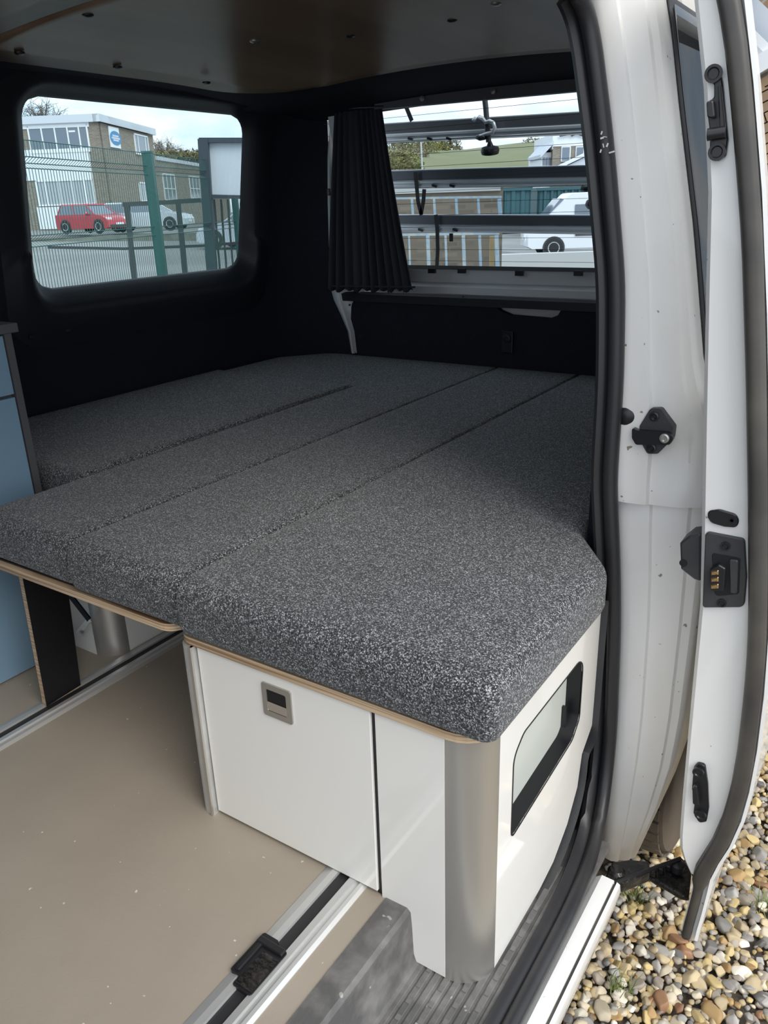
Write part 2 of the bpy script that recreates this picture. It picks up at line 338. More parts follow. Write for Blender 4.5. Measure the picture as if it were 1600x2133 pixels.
MB().prism([(-2.06, -.02), (-.50, -.02), (-.50, .80), (-.62, .92), (-.9, .92), (-1.0, .70), (-1.45, .70), (-1.55, .92), (-1.85, .92), (-2.06, .80)], lambda p, h: (p[0], h, p[1]), -.52, -.46).build('wall_front_blocker', m_lin, kind='structure', label='unseen dark partition added behind the cab to block light from the front')  # out-of-view partition in place of seat backs, added to cut front light
MB().box(-2.1, -.45, -1.35, -1.30, -.2, .72).build('wall_cab', m_lin, kind='structure', label='unseen dark dashboard panel added to block light from the front')  # unseen dashboard panel, put in to close the cab against front light
# door seal: bulb and inner leaf
path = [(-.316, -.6, -.104), (-.316, .5, -.104), (-.316, .9, -.104), (-.318, 1.0, -.103), (-.323, 1.08, -.098), (-.330, 1.14, -.083), (-.337, 1.185, -.055), (-.343, 1.215, -.015), (-.346, 1.230, .04)]
path += [(lerp(XS, z)-.011, 1.235, z) for z in (.1, .2, .3, .4, .5, .56, .64, .72, .80, .88, .96, 1.04, 1.1, 1.16, 1.2)]
path += [(lerp(XS, 1.2)-.02, 1.225, 1.24), (-.472, 1.19, 1.268), (-.476, 1.12, 1.278), (-.478, .9, 1.28), (-.478, -.6, 1.28)]
def smoothp(P, it=2):
    P = [Vector(p) for p in P]
    for _ in range(it):
        Q = [P[0]]
        for a, b in zip(P, P[1:]): Q += [a.lerp(b, .25), a.lerp(b, .75)]
        P = Q+[P[-1]]
    return P
sp = smoothp(path)
outw = lambda i, t: Vector((-1, 0, 0)) if abs(t.x) < .9 else Vector((0, 0, 1))
def bulb(r, e): return [(r*math.cos(2*math.pi*k/12), r*e*math.sin(2*math.pi*k/12)) for k in range(12)]
seal = thing('trim_3', 'black rubber weatherstrip around the sliding door opening', None, (-.33, 1.2, -.12), kind='structure')
def outside(i, t):
    o_ = Vector((.75, -.66, 0)) if abs(t.z) > .5 else Vector((.35, 0, .94))
    return o_
part(MB().sweep(sp, bulb(.0125, .95), outside), 'seal_bulb', m_seal, seal, smooth='all')
sp2 = [p+Vector((-.020, .004, 0)) if abs(p.y-1.235) < .06 and p.z > -.02 else p+Vector((-.021, -.004, .001)) for p in sp]
part(MB().sweep(sp2, [(-.012, -.006), (.012, -.006), (.012, .003), (.004, .006), (-.004, .006), (-.012, .003)], outside), 'seal_leaf', m_seal, seal, smooth=True)

b = MB(); c0 = at(1268, 292, 'y', 1.222)
for i in range(9):
    q = c0+Vector((random.uniform(-.012, .010), random.uniform(-.002, .002), random.uniform(-.028, .022))); d = Vector((random.uniform(-.4, .7), 0, random.uniform(-1, 1))).normalized()*random.uniform(.0012, .0045); w = Vector((-d.z, 0, d.x)).normalized()*random.uniform(.0004, .0012)
    b.obox(q, d, w, (0, .0006, 0))
part(b, 'seal_scuff', mat('white_scuff', (.7, .7, .68), .5), seal)  # white scuff marks on the seal, drawn as small flecks

# left wall lining with a moulded window recess
def xw(z):                                    # inner face of the left wall
    return lerp([(0, -2.06), (.35, -2.095), (.55, -2.115), (.70, -2.118), (.80, -2.10), (1.0, -2.075), (1.25, -2.035), (1.33, -1.98), (1.38, -1.88)], z)
def xg(z): return lerp([(.7, -2.175), (.79, -2.155), (1.29, -2.065), (1.4, -2.04)], z)     # glass plane
TXC = [(.40, -1.80), (.46, -1.815), (.52, -1.84), (.62, -1.88), (.70, -1.902), (1.3, -1.896)]
def wall_map(y, z, off):
    x = xw(z)+off
    if y > 2.32:                              # wraps round into the rear corner
        a = min((y-2.32)/.30, 1.0); x = x+(lerp(TXC, z)-x)*a*a; y2 = 2.32+.205*(1-(1-a)**1.7)
        return Vector((x, y2, z))
    return Vector((x, y, z))
NW = 128
wy0, wy1, wz0, wz1 = 1.418, 2.268, .798, 1.292
def ring(y0, y1, z0, z1, r, fn): return [fn(y, z) for y, z in rrect_ang(y0, y1, z0, z1, r, NW)]
R = [ring(wy0, wy1, wz0, wz1, .06, lambda y, z: Vector((xg(z)+.002, y, z))),
     ring(wy0-.004, wy1+.004, wz0-.004, wz1+.004, .062, lambda y, z: Vector((xg(z)+.016, y, z))),
     ring(wy0-.020, wy1+.018, wz0-.018, wz1+.014, .07, lambda y, z: Vector((xg(z)+.026, y, z))),
     ring(wy0-.034, wy1+.030, wz0-.045, wz1+.022, .085, lambda y, z: wall_map(y, z, .010 if z < .9 else .0)),
     ring(wy0-.05, wy1+.04, wz0-.075, wz1+.030, .095, lambda y, z: wall_map(y, z, .020 if z < .9 else .004)),
     ring(wy0-.075, wy1+.06, wz0-.115, wz1+.038, .10, lambda y, z: wall_map(y, z, .012 if z < .9 else .006)),
     ring(wy0-.12, wy1+.10, wz0-.16, wz1+.044, .10, lambda y, z: wall_map(y, z, .0)),
     ring(wy0-.5, wy1+.22, wz0-.30, wz1+.055, .06, lambda y, z: wall_map(y, z, 0)),
     ring(.2, 2.58, .25, 1.36, .02, lambda y, z: wall_map(y, z, 0)),
     ring(-1.0, 2.62, 0, 1.38, 0, lambda y, z: wall_map(y, z, 0))]
wl_ = MB().loft(R, True, False, False).build('wall_left', m_lin, smooth='all', kind='structure', label='black carpet lined side wall with a moulded window surround', fixn=False)
sl_ = MB().loft(R[:7], True, False, False)
for p in sl_.v: p.x += .0012
sl_ = sl_.build('window_surround', m_linp, wl_, smooth='all', fixn=False)
MB().box(-2.22, -2.18, -1.0, 2.55, -.24, .74).build('body_side_panel', m_paint, wl_)
MB().box(-2.22, -2.16, -1.0, 1.36, .70, 1.42).build('body_side_panel', m_paint, wl_)
gl = ring(wy0-.012, wy1+.012, wz0-.012, wz1+.012, .065, lambda y, z: Vector((xg(z), y, z)))
gl2 = [p+Vector((-.004, 0, 0)) for p in gl]
MB().loft([gl, gl2]).build('window_1', m_glass, kind='structure', label='side window glass with rounded corners opposite the door')
for px, py in ((65, 702), (142, 688), (280, 652), (560, 640)):
    p = at(px, py, 'x', -2.108); MB().lathe([(.008, .0), (.008, .003), (.005, .006), (.001, .0065)], p, (1, 0, 0), 12).build('push_clip', m_linp, wl_, smooth=True)

# ceiling
def zc(x, y): return 1.378-.045*((x-CX)/.72)**2-.02*max(0, (y-1.7)/.5)**2
cb = MB()
def cgrid(x0, x1, y0, y1, dz, nx=16, ny=18, rc=0):
    rows = []
    for j in range(ny+1):
        y = y0+(y1-y0)*j/ny; xa, xb = x0, x1
        if rc and y > y1-rc: d = rc-math.sqrt(max(0, rc*rc-(y-(y1-rc))**2)); xa += d; xb -= d
        rows.append([Vector((xa+(xb-xa)*i/nx, y, zc(xa+(xb-xa)*i/nx, y)+dz)) for i in range(nx+1)])
    return rows
ceil = MB().loft(cgrid(-1.98, -.46, -.95, 2.30, .006), closed=False).build('ceiling', m_lin, smooth='all', kind='structure', label='black lining above the wood ceiling boards', fixn=False)
for (ya, yb, rc) in ((-.95, 1.168, 0), (1.172, 2.21, .26)):
    c = MB().loft(cgrid(-1.905, -.52, ya, yb, 0, rc=rc, ny=26), closed=False).build('ceiling_panel', m_wood, ceil, smooth='all', fixn=False, label='wood grain ceiling board')
    q = c.modifiers.new('thick', 'SOLIDIFY'); q.thickness = .004; q.offset = 1
for px, py, dk in ((183, 31, 1), (41, 110, 1), (245, 140, 1), (430, 172, 1), (530, 85, 0), (730, 74, 1), (942, 42, 1), (1033, 7, 0)):
    p = at(px, py, 'z', 1.36)
    for _ in range(3): p = at(px, py, 'z', zc(p.x, p.y))
    MB().lathe([(.0115, .002), (.0115, -.002), (.007, -.0045), (.001, -.005)], p, (0, 0, 1), 14).build('screw', m_hwblk if dk else m_satin, ceil, smooth=True)
# rear header lining between ceiling and tailgate
hd = []
for x in [-2.02+.065*i for i in range(26)]:
    e = ((x-CX)/.75)**2
    hd.append([Vector((x, 2.20, zc(x, 2.2)+.012)), Vector((x, 2.27, zc(x, 2.27)-.002)), Vector((x, 2.38, 1.335-.03*e)), Vector((x, 2.47, 1.318-.03*e)), Vector((x, 2.50, 1.302-.02*e)), Vector((x, 2.53, 1.298-.02*e)), Vector((x, 2.60, 1.38))])
wr = MB().loft(hd, closed=False).build('wall_rear', m_lin, smooth='all', kind='structure', label='black lining above the tailgate window', fixn=False)

# ------------------------------------------------------------------ tailgate
def yg(z): return 2.635-.24*(z-.75)          # glass plane leaning forward at the top
tz0, tz1 = .775, 1.312; tx0, tx1 = -1.80, -.50
tg = thing('door_1', 'tailgate with black lined lower panel and white painted frame', None, (CX, 2.6, .0), kind='structure')
def tgo(z, k): return yg(z)-(lerp([(.74, k), (.86, min(k, .012))], z))
R = [[Vector((x, tgo(z, o_), z)) for x, z in rrect_ang(tx0-a_, tx1+a_, tz0-b_, tz1+c_, r_, NW)] for o_, a_, b_, c_, r_ in ((.008, 0, 0, 0, .07), (.022, .012, .012, .008, .08), (.030, .05, .048, .02, .09), (.060, .06, .062, .03, .09), (.070, .07, .085, .05, .09))]
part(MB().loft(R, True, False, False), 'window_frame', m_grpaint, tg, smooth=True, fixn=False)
R0 = [[Vector((x, yg(z)-.0085, z)) for x, z in rrect_ang(tx0+.010, tx1-.010, tz0+.009, tz1-.009, .06, NW)], [Vector((x, yg(z)-.024, z)) for x, z in rrect_ang(tx0-.004, tx1+.004, tz0-.004, tz1+.004, .07, NW)]]
part(MB().loft(R0, True, False, False), 'window_seal', m_seal, tg, smooth=True, fixn=False)
for px in (900, 962, 1082, 1205):
    p = at(px, 563 if px < 1000 else 568, 'y', 2.605); part(MB().box(p.x-.014, p.x+.014, p.y-.006, p.y+.006, p.z-.010, p.z+.006), 'seal_clip', m_hwblk, tg)
g1 = [Vector((x, yg(z), z)) for x, z in rrect_ang(tx0, tx1, tz0, tz1, .07, 64)]
w2 = MB().loft([g1, [p+Vector((0, .004, 0)) for p in g1]]).build('window_2', m_glass2, kind='structure', label='tailgate window glass with thin heating wires')
for i in range(13):
    z = .80+.039*i; MB().box(-1.90, -.52, yg(z)-.0012, yg(z)-.0006, z-.0006, z+.0006).build('heater_wire', m_hwblk, w2)
# lower tailgate: ledge, dark lining panel with a scooped hand grip, socket
part(MB().sweep([(-2.0, 2.545, .672), (-.42, 2.545, .672)], [(.02, -.015), (.02, .012), (.0, .018), (-.03, .016), (-.03, -.015)], (0, 0, 1)), 'ledge_trim', m_linp, tg)
lp = [(-1.86, .40), (-.44, .40), (-.44, .668), (-.985, .668), (-1.0, .640), (-1.03, .628), (-1.17, .632), (-1.21, .645), (-1.235, .668), (-1.83, .668)]
part(MB().prism(roundpoly(lp, [.01, .01, .01, .008, .015, .015, .015, .015, .008, .04], 4), lambda p, h: (p[0], h, p[1]), 2.535, 2.56), 'lining_panel', m_lin, tg)
gp = at(1048, 622, 'y', 2.57)
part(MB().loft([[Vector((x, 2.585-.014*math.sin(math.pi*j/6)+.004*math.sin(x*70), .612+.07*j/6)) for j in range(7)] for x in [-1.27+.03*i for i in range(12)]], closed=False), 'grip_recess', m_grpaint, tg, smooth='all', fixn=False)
part(MB().box(-2.05, -.40, 2.66, 2.70, -.1, .76), 'outer_skin', m_paint, tg)
so = at(1057, 712, 'y', 2.53)
sk = part(MB().box(so.x-.021, so.x+.021, 2.526, 2.537, so.z-.038, so.z+.038), 'socket_plate', m_hwblk, tg, bevel=.003)
part(MB().lathe([(.013, 0), (.013, .004), (.009, .005), (.009, .002)], (so.x, 2.526, so.z+.012), (0, -1, 0), 16), 'socket_ring', m_linp, sk, smooth=True)
for px, py in ((880, 205), (1028, 190)):
    p = at(px, py, 'y', 2.462); part(MB().lathe([(.009, 0), (.008, .004), (.002, .006)], p, (0, -1, .3), 12), 'trim_screw', m_satin, tg, smooth=True)
for px, py in ((765, 640), (848, 622), (965, 618), (752, 700)):
    p = at(px, py, 'y', 2.535); part(MB().lathe([(.004, 0), (.003, .003), (.001, .004)], p, (0, -1, 0), 10), 'rivet', m_linp, tg, smooth=True)
m_hdr = mat('grey_header_trim', (.052, .053, .060), .5)
hq = [at(780, 198, 'y', 2.462), at(1300, 151, 'y', 2.462), at(1300, 181, 'y', 2.468), at(780, 228, 'y', 2.468)]
part(MB().loft([hq, [p+Vector((0, .03, 0)) for p in hq]]), 'header_trim', m_hdr, tg)
# painted body pillar beside the tailgate
pl = [(690, 250), (684, 330), (684, 420), (687, 520), (690, 600), (697, 625), (712, 655), (727, 690), (734, 735)]
pr = [(708, 225), (706, 330), (706, 420), (710, 520), (750, 602), (748, 625), (748, 655), (750, 690), (753, 737)]
rings = []
for (a, b), (c, d) in zip(pl, pr):
    A = at(a, b, 'y', 2.52); B = at(c, d, 'y', 2.54); m1 = A.lerp(B, .30)+Vector((0, -.008, 0)); m2 = A.lerp(B, .42)+Vector((0, .012, 0))
    rings.append([A+Vector((-.06, .03, 0)), A, A.lerp(B, .16)+Vector((0, -.012, 0)), m1, m2, A.lerp(B, .85)+Vector((0, .010, 0)), B, B+Vector((.002, .03, 0))])
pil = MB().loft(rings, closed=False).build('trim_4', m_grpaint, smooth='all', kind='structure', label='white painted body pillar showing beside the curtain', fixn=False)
p = at(685, 400, 'y', 2.515); MB().box(p.x-.006, p.x+.006, p.y-.006, p.y+.004, p.z-.012, p.z+.012).build('rubber_stop', m_hwblk, pil, bevel=.002)
p = at(729, 635, 'y', 2.53); MB().lathe([(.004, 0), (.004, .003), (.001, .004)], p, (0, -1, 0), 10).build('bolt_hole', m_hwblk, pil)

# curtain
ct = thing('curtain', 'dark pleated curtain gathered at the left of the tailgate window', 'curtain', (-1.72, 2.47, .68))
rows = []; NX = 110; NZ = 34
for j in range(NZ+1):
    t = j/NZ; L = at(697-9*t, 222+382*t, 'y', 2.485); Rr = at(796+66*t**1.05, 222+383*t, 'y', 2.485); row = []
    for i in range(NX+1):
        s = i/NX; ph = 2*math.pi*(10.5*s+.35*math.sin(5*s+1.3)+.10*math.sin(3*t+7*s)); am = (.006+.010*t)*(.75+.35*math.sin(13*s))
        q = L.lerp(Rr, s); hem = .004*math.sin(2*ph)*max(0, (t-.93)/.07)
        row.append(Vector((q.x+.003*math.cos(ph)*t, q.y+am*math.sin(ph)-.012*t, q.z+hem+(.006*math.sin(ph*.5) if t > .99 else 0))))
    rows.append(row)
cc = part(MB().loft(rows, closed=False), 'cloth', m_curt, ct, smooth='all', fixn=False)
q = cc.modifiers.new('thick', 'SOLIDIFY'); q.thickness = .002
a = at(690, 226, 'y', 2.47); b = at(800, 222, 'y', 2.47); part(MB().tube([a, b], .005, 8), 'track', m_hwblk, ct)
a = at(692, 596, 'y', 2.463); b = at(864, 598, 'y', 2.463); part(MB().tube([a, b], .0035, 8), 'lower_cord', m_curt, ct)

# ================================================================== FLOOR RAILS
def rail(label, xa, xb, y0, y1):
    r_ = thing('seat_rail', label, 'floor rail', ((xa+xb)/2, (y0+y1)/2, 0), 'aluminium floor rails'); w = xb-xa
    prof = [(xa, 0), (xa, .0015), (xa+.18*w, .006), (xa+.32*w, .006), (xa+.33*w, .002), (xa+.33*w, 0)]
    part(MB().sweep([(0, y0, 0), (0, y1, 0)], prof), 'rail_flange', m_alurail, r_)
    prof = [(xa+.60*w, 0), (xa+.60*w, .006), (xa+.74*w, .0065), (xa+.76*w, .003), (xa+.84*w, .003), (xa+.86*w, .006), (xa+.93*w, .005), (xb, .0012), (xb, 0)]
    part(MB().sweep([(0, y0, 0), (0, y1, 0)], prof), 'rail_flange', m_alurail, r_)
    part(MB().box(xa+.33*w, xa+.60*w, y0, y1, .0004, .0016), 'slot_strip', m_slot, r_)
    return r_
r1 = rail('aluminium floor rail running under the pull-out deck beside the black support leg', -1.470, -1.392, -.9, 2.2)
r2 = rail('aluminium floor rail running beneath the white drawer front near the step', -.650, -.572, -.9, 2.2)
c = at(545, 2012, 'z', .004)
lt = thing('rail_latch', 'black plastic latch block set in the floor rail near the step', 'latch', (c.x, c.y, 0))
part(MB().prism(roundpoly([(c.x-.032, c.y-.030), (c.x-.014, c.y-.030), (c.x-.014, c.y-.045), (c.x+.020, c.y-.045), (c.x+.020, c.y+.034), (c.x-.002, c.y+.034), (c.x-.002, c.y+.042), (c.x-.032, c.y+.042)], .004, 3), XY, .001, .008), 'body', m_hwblk, lt)
part(MB().box(c.x-.011, c.x+.018, c.y-.041, c.y+.016, .008, .0095), 'grit_pad', m_grease, lt)
part(MB().box(c.x-.027, c.x-.018, c.y-.026, c.y+.026, .008, .012), 'side_bar', m_hwblk, lt, bevel=.002)
part(MB().box(c.x-.030, c.x+.018, c.y+.022, c.y+.034, .008, .013), 'end_bar', m_hwblk, lt, bevel=.002)

# ================================================================== BED BASE (near the door)
YF = .761
bb = thing('bed_base', 'white gloss bed base unit with a drawer front and rounded metal corner post', 'bed base', (-.65, 1.2, -.1))
Fr = lambda p, h: (p[0], h, p[1])
part(MB().prism([(-.542, .341), (-.43, .341), (-.43, -.1), (-.503, -.1), (-.5075, -.088), (-.5105, -.008), (-.542, -.008)], Fr, YF, YF+.015), 'front_panel', m_white, bb, bevel=.001)
dr = part(MB().box(-.889, -.5495, YF-.001, YF+.014, .0075, .340), 'drawer_front', m_white, bb, bevel=.0012)
part(MB().box(-.552, -.540, YF+.004, YF+.01, .0, .341), 'gap_strip', m_black, bb)
part(MB().box(-.8915, -.8885, YF+.003, YF+.012, .003, .341), 'gap_strip', m_black, bb)
hx0, hx1, hz0, hz1 = -.7505, -.6925, .263, .322
o1 = roundpoly([(hx0, hz0), (hx1, hz0), (hx1, hz1), (hx0, hz1)], .004, 3); i1 = roundpoly([(hx0+.009, hz0+.010), (hx1-.010, hz0+.010), (hx1-.010, hz1-.010), (hx0+.009, hz1-.010)], .003, 3)
hb = MB().loft([[Vector((x, YF, z)) for x, z in o1], [Vector((x, YF-.004, z)) for x, z in o1], [Vector((x, YF-.004, z)) for x, z in i1], [Vector((x, YF+.000, z)) for x, z in i1]], True, False, False)
part(hb, 'flush_pull', m_satin, dr, label='satin square flush pull handle')
part(MB().prism(i1, Fr, YF-.0024, YF-.0012), 'pull_cup', m_black, dr)
part(MB().add([(hx0+.009, YF-.003, hz0+.026), (hx1-.010, YF-.003, hz0+.026), (hx1-.010, YF-.0036, hz0+.011), (hx0+.009, YF-.0036, hz0+.011)], [(0, 1, 2, 3)]), 'pull_lip', m_chrome, dr)
# left aluminium edge post
part(MB().prism(roundpoly([(-.892, .752), (-.892, .80), (-.930, .80), (-.930, .775), (-.915, .752)], [.002, .002, .002, .015, .015], 5), XY, 0, .341), 'edge_post', m_alurail, bb, smooth=True)
part(MB().box(-.8975, -.8925, .749, .757, 0, .341), 'post_flange', m_alu, bb)
# round corner post
cxp, cyp, rp_ = -.430, .816, .055
arc = [(cxp+rp_*math.sin(a), cyp-rp_*math.cos(a)) for a in [math.radians(90*k/16) for k in range(17)]]
part(MB().prism([(cxp, cyp-rp_)]+arc[1:]+[(cxp+.035, cyp), (cxp, cyp-.035)], XY, -.1005, .341), 'corner_post', m_alu, bb, smooth=True, label='rounded satin aluminium corner post')
# side panel with a rounded cut-out
sx = -.375
outer = [(cyp, .341), (1.24, .341), (1.24, .12), (1.20, .09), (1.165, .065), (1.152, .0), (1.11, -.052), (1.05, -.088), (.99, -.0985), (cyp, -.1005)]
hole = roundpoly([(.862, .117), (1.106, .134), (1.135, .160), (1.135, .284), (.895, .284), (.862, .262)], [.012, .03, .02, .03, .03, .03], 5)
N2 = 96; cy_, cz_ = 1.0, .2
def cast(poly, a):
    d = Vector((math.cos(a), math.sin(a))); best = None
    for i in range(len(poly)):
        p = Vector(poly[i])-Vector((cy_, cz_)); q = Vector(poly[(i+1) % len(poly)])-Vector((cy_, cz_)); e = q-p; den = d.x*e.y-d.y*e.x
        if abs(den) < 1e-12: continue
        t = (p.x*e.y-p.y*e.x)/den; s = (p.x*d.y-p.y*d.x)/den
        if t > 0 and -1e-6 <= s <= 1+1e-6 and (best is None or t < best): best = t
    return (cy_+d.x*best, cz_+d.y*best)
angs = sorted([2*math.pi*k/N2 for k in range(N2)]+[math.atan2(p[1]-cz_, p[0]-cy_) % (2*math.pi) for p in outer+hole])
ro = [cast(outer, a) for a in angs]; rh2 = [cast(hole, a) for a in angs]
V3 = lambda r, x: [Vector((x, y, z)) for y, z in r]
part(MB().loft([V3(ro, sx-.014), V3(ro, sx), V3(rh2, sx), V3(rh2, sx-.001)], True, False, False), 'side_panel', m_white, bb)
rb2 = [(1.0+(y-1.0)*1.014, .2+(z-.2)*1.02) for y, z in rh2]
part(MB().loft([V3(rb2, sx), V3(rb2, sx+.0012), V3(rh2, sx+.0012), V3(rh2, sx-.026)], True, False, False), 'cutout_edge', m_black, bb, fixn=False)
part(MB().box(sx-.03, sx-.026, .84, 1.16, .09, .31), 'inner_panel', m_frost, bb, label='pale panel seen inside the cut-out')
part(MB().box(sx-.026, sx-.018, 1.118, 1.124, .145, .185), 'catch', m_hwblk, bb)
part(MB().box(-.915, -.905, .80, 2.4, 0, .341), 'side_panel', m_white, bb)
part(MB().box(-.90, -.445, 2.36, 2.375, 0, .341), 'back_panel', m_white, bb)
def board(name, label, pts, rad, z0, z1, **k):
    b_ = MB().prism(roundpoly(pts, rad, 6), XY, z0, z1).build(name, m_ply, label=label, cat='board', **k); return b_
lid = board('plywood_board', 'birch plywood lid board with rounded corners on the white bed base', [(-.931, .756), (-.370, .756), (-.370, 1.19), (-.440, 1.24), (-.440, 2.40), (-.931, 2.40)], [.03, .055, .01, .01, .01, .01], .342, .356)
dk = board('plywood_board', 'birch plywood pull-out deck board carried by the black support leg', [(-1.60, .770), (-.944, .766), (-.944, 2.40), (-1.60, 2.40)], [.01, .035, .01, .01], .342, .356)
MB().box(-.925, -.445, .768, 2.38, .3562, .360).build('gap_shade_sheet', m_black, lid); MB().box(-1.59, -.95, .780, 2.38, .3562, .360).build('gap_shade_sheet', m_black, dk)  # black sheets added to draw the shaded gap under the cushions

# support leg, left bench and strut
sg = thing('support_leg', 'black faced plywood leg board standing under the pull-out deck', 'support leg', (-1.44, .84, .006))
T0, T1, B0, B1 = (.806, .342), (.905, .342), (.797, .0065), (.885, .0065)
part(MB().prism([B0, B1, T1, T0], lambda p, h: (h, p[0], p[1]), -1.451, -1.4385), 'ply_core', m_ply, sg)
part(MB().prism([B0, (B1[0], B1[1]+.004), T1, T0], lambda p, h: (h, p[0], p[1]), -1.4385, -1.4372), 'black_face', m_black, sg)
bn = thing('bench_base', 'white bench base with rounded metal corner post behind the support leg', 'bench', (-1.8, 1.7, 0))
part(MB().box(-1.66, -1.53, 1.0, 1.014, 0, .341), 'front_panel', m_white, bn)
part(MB().box(-1.489, -1.475, 1.055, 2.4, .0, .341), 'side_panel', m_white, bn)
arc = [(-1.53+rp_*math.sin(a), 1.055-rp_*math.cos(a)) for a in [math.radians(90*k/16) for k in range(17)]]
part(MB().prism([(-1.53, 1.0)]+arc[1:]+[(-1.495, 1.055), (-1.53, 1.02)], XY, 0, .341), 'corner_post', m_alu, bn, smooth=True)
part(MB().box(-2.05, -1.604, 1.02, 2.4, .3415, .355), 'top_board', m_ply, bn)
st = thing('folding_strut', 'black folding strut hanging under the deck beside the grey post', 'strut', (-1.5, .95, .2))
a = at(143, 1236, 'y', .96); b = at(186, 1291, 'y', .965)
part(MB().obox((a+b)/2, (b-a)/2, (0, .002, 0), (b-a).cross(Vector((0, 1, 0))).normalized()*.0085), 'upper_arm', m_black, st)
c_ = at(160, 1322, 'y', .985); part(MB().obox((b+c_)/2, (c_-b)/2, (0, .002, 0), (c_-b).cross(Vector((0, 1, 0))).normalized()*.006), 'lower_arm', m_white, st)
part(MB().lathe([(.004, 0), (.004, .006)], at(173, 1315, 'y', .975), (0, -1, 0), 10), 'pivot', m_satin, st)

# kitchen cabinet
KX = -1.612
kc = thing('kitchen_cabinet', 'pale blue kitchen cabinet with dark grey edges at the left of the bed', 'cabinet', (-1.85, .45, 0))
part(MB().box(-2.05, KX+.003, .974, .990, 0, .768), 'end_panel', m_dgrey, kc)
part(MB().box(-2.05, KX-.016, -.2, .974, .0, .768), 'carcass', m_dgrey, kc)
part(MB().box(-2.05, KX+.012, -.2, 1.003, .769, .788), 'worktop', m_dgrey, kc, bevel=.001)
part(MB().box(KX-.016, KX, .36, .972, .640, .764), 'drawer_front', m_blue, kc, bevel=.001)
part(MB().box(KX-.016, KX, .36, .972, .004, .633), 'door_front', m_blue, kc, bevel=.001)

# ------------------------------------------------------------------ cushions
def cushion(label, pts, rad, z0=.3605, z1=.455, soft=(), r=.006, crown=.004):
    rd = rad if isinstance(rad, (list, tuple)) else [rad]*len(pts); rings = []; R_ = [soft.get(i, r) if soft else r for i in range(len(pts))]; rm = max(R_)
    def rg(ds, z, k=0): return [Vector((x, y, z)) for x, y in roundpoly(inset_e(pts, ds), [max(q-k, .004) for q in rd], 5)]
    for d, z in ((.012, z0), (.004, z0+.006), (.0, z0+.018), (.0, z1-rm)): rings.append(rg([d]*len(pts), z))
    for k in range(1, 8):
        a = math.pi/2*k/7; rings.append(rg([q*(1-math.cos(a)) for q in R_], z1-rm+rm*math.sin(a), .3*rm*(1-math.cos(a))))
    for d in (.06, .10): rings.append(rg([q+d*.3 for q in R_], z1+crown*.5*d/.1, .3*rm))
    b = MB().loft(rings)
    o = b.build('seat_cushion', m_fab, label=label, cat='cushion', group='charcoal bed cushions', smooth='all')
    return o
cR = cushion('wide charcoal fabric cushion nearest the sliding door, on the white bed base', [(-.9125, .745), (-.350, .742), (-.350, 1.155), (-.437, 1.275), (-.437, 2.522), (-.9125, 2.525)], [.012, .02, .03, .03, .02, .012], soft={0: .034, 1: .024, 2: .022})
cM = cushion('narrow charcoal fabric cushion between the wide cushion and the cushion with the rear extension', [(-1.2078, .760), (-.9152, .758), (-.9152, 2.525), (-1.2078, 2.525)], .012, soft={0: .032})
cL = cushion('l-shaped charcoal fabric cushion reaching across behind the wall-side cushion', [(-1.493, .772), (-1.2092, .768), (-1.2092, 2.525), (-1.93, 2.525), (-2.07, 2.36), (-2.08, 2.050), (-1.493, 2.045)], [.012, .012, .012, .03, .03, .012, .008], soft={0: .032})
cW = cushion('charcoal fabric cushion against the left wall behind the blue cabinet', [(-2.085, 1.012), (-1.4955, 1.008), (-1.4955, 2.042), (-2.085, 2.047)], .014, z1=.462, soft={0: .03})

# ================================================================== SLIDING DOOR
DY = 1.15
XI = [(-.24, -.178), (-.20, -.182), (-.082, -.190), (.05, -.196), (.212, -.201), (.426, -.207), (.615, -.225), (.819, -.244), (1.057, -.265), (1.218, -.300), (1.33, -.345)]
XE = [(-.217, -.173), (-.14, -.166), (-.068, -.162), (.0, -.142), (.06, -.131), (.15, -.124), (.28, -.127), (.405, -.135), (.625, -.164), (.78, -.186), (.942, -.211), (1.08, -.238), (1.214, -.269), (1.33, -.315)]
def xout(z): return lerp(XE, z)+.034
dz = [-.225, -.2, -.16, -.12, -.08, -.04, 0, .06, .12, .2, .3, .42, .55, .7, .85, 1.0, 1.12, 1.22, 1.30]
door = thing('door_2', 'white sliding door standing open behind the door pillar', None, (-.2, 1.7, -.23), kind='structure')
def xin(z): return lerp(XI, z)
# lower skin box and upper frame (front edge member), then rear member, waist and header
def slab(y0, y1, zlist, inner, outer):
    rings = []
    for z in zlist:
        a, b = inner(z), outer(z); rings.append([Vector((a+.006, y0, z)), Vector((b-.003, y0, z)), Vector((b, y0+.004, z)), Vector((b, y1, z)), Vector((a, y1, z)), Vector((a, y0+.007, z))])
    return MB().loft(rings)
dzf = [-.098, -.09, -.08, -.065, -.045, -.02]+[z for z in dz if z >= 0]
xinf = lambda z: max(xin(z), lerp([(-.098, -.166), (-.08, -.176), (-.06, -.186), (-.03, -.194)], z)) if z < -.02 else xin(z)
part(slab(DY, DY+.07, dzf, xinf, lambda z: lerp(XE, z)+.004), 'front_edge', m_paint, door, smooth=True)
part(slab(DY+.07, 2.18, [z for z in dz if -.11 < z < .72]+[.72], lambda z: xin(z)+.004, lambda z: lerp(XE, z)+.027), 'lower_panel', m_paint, door, smooth=True)
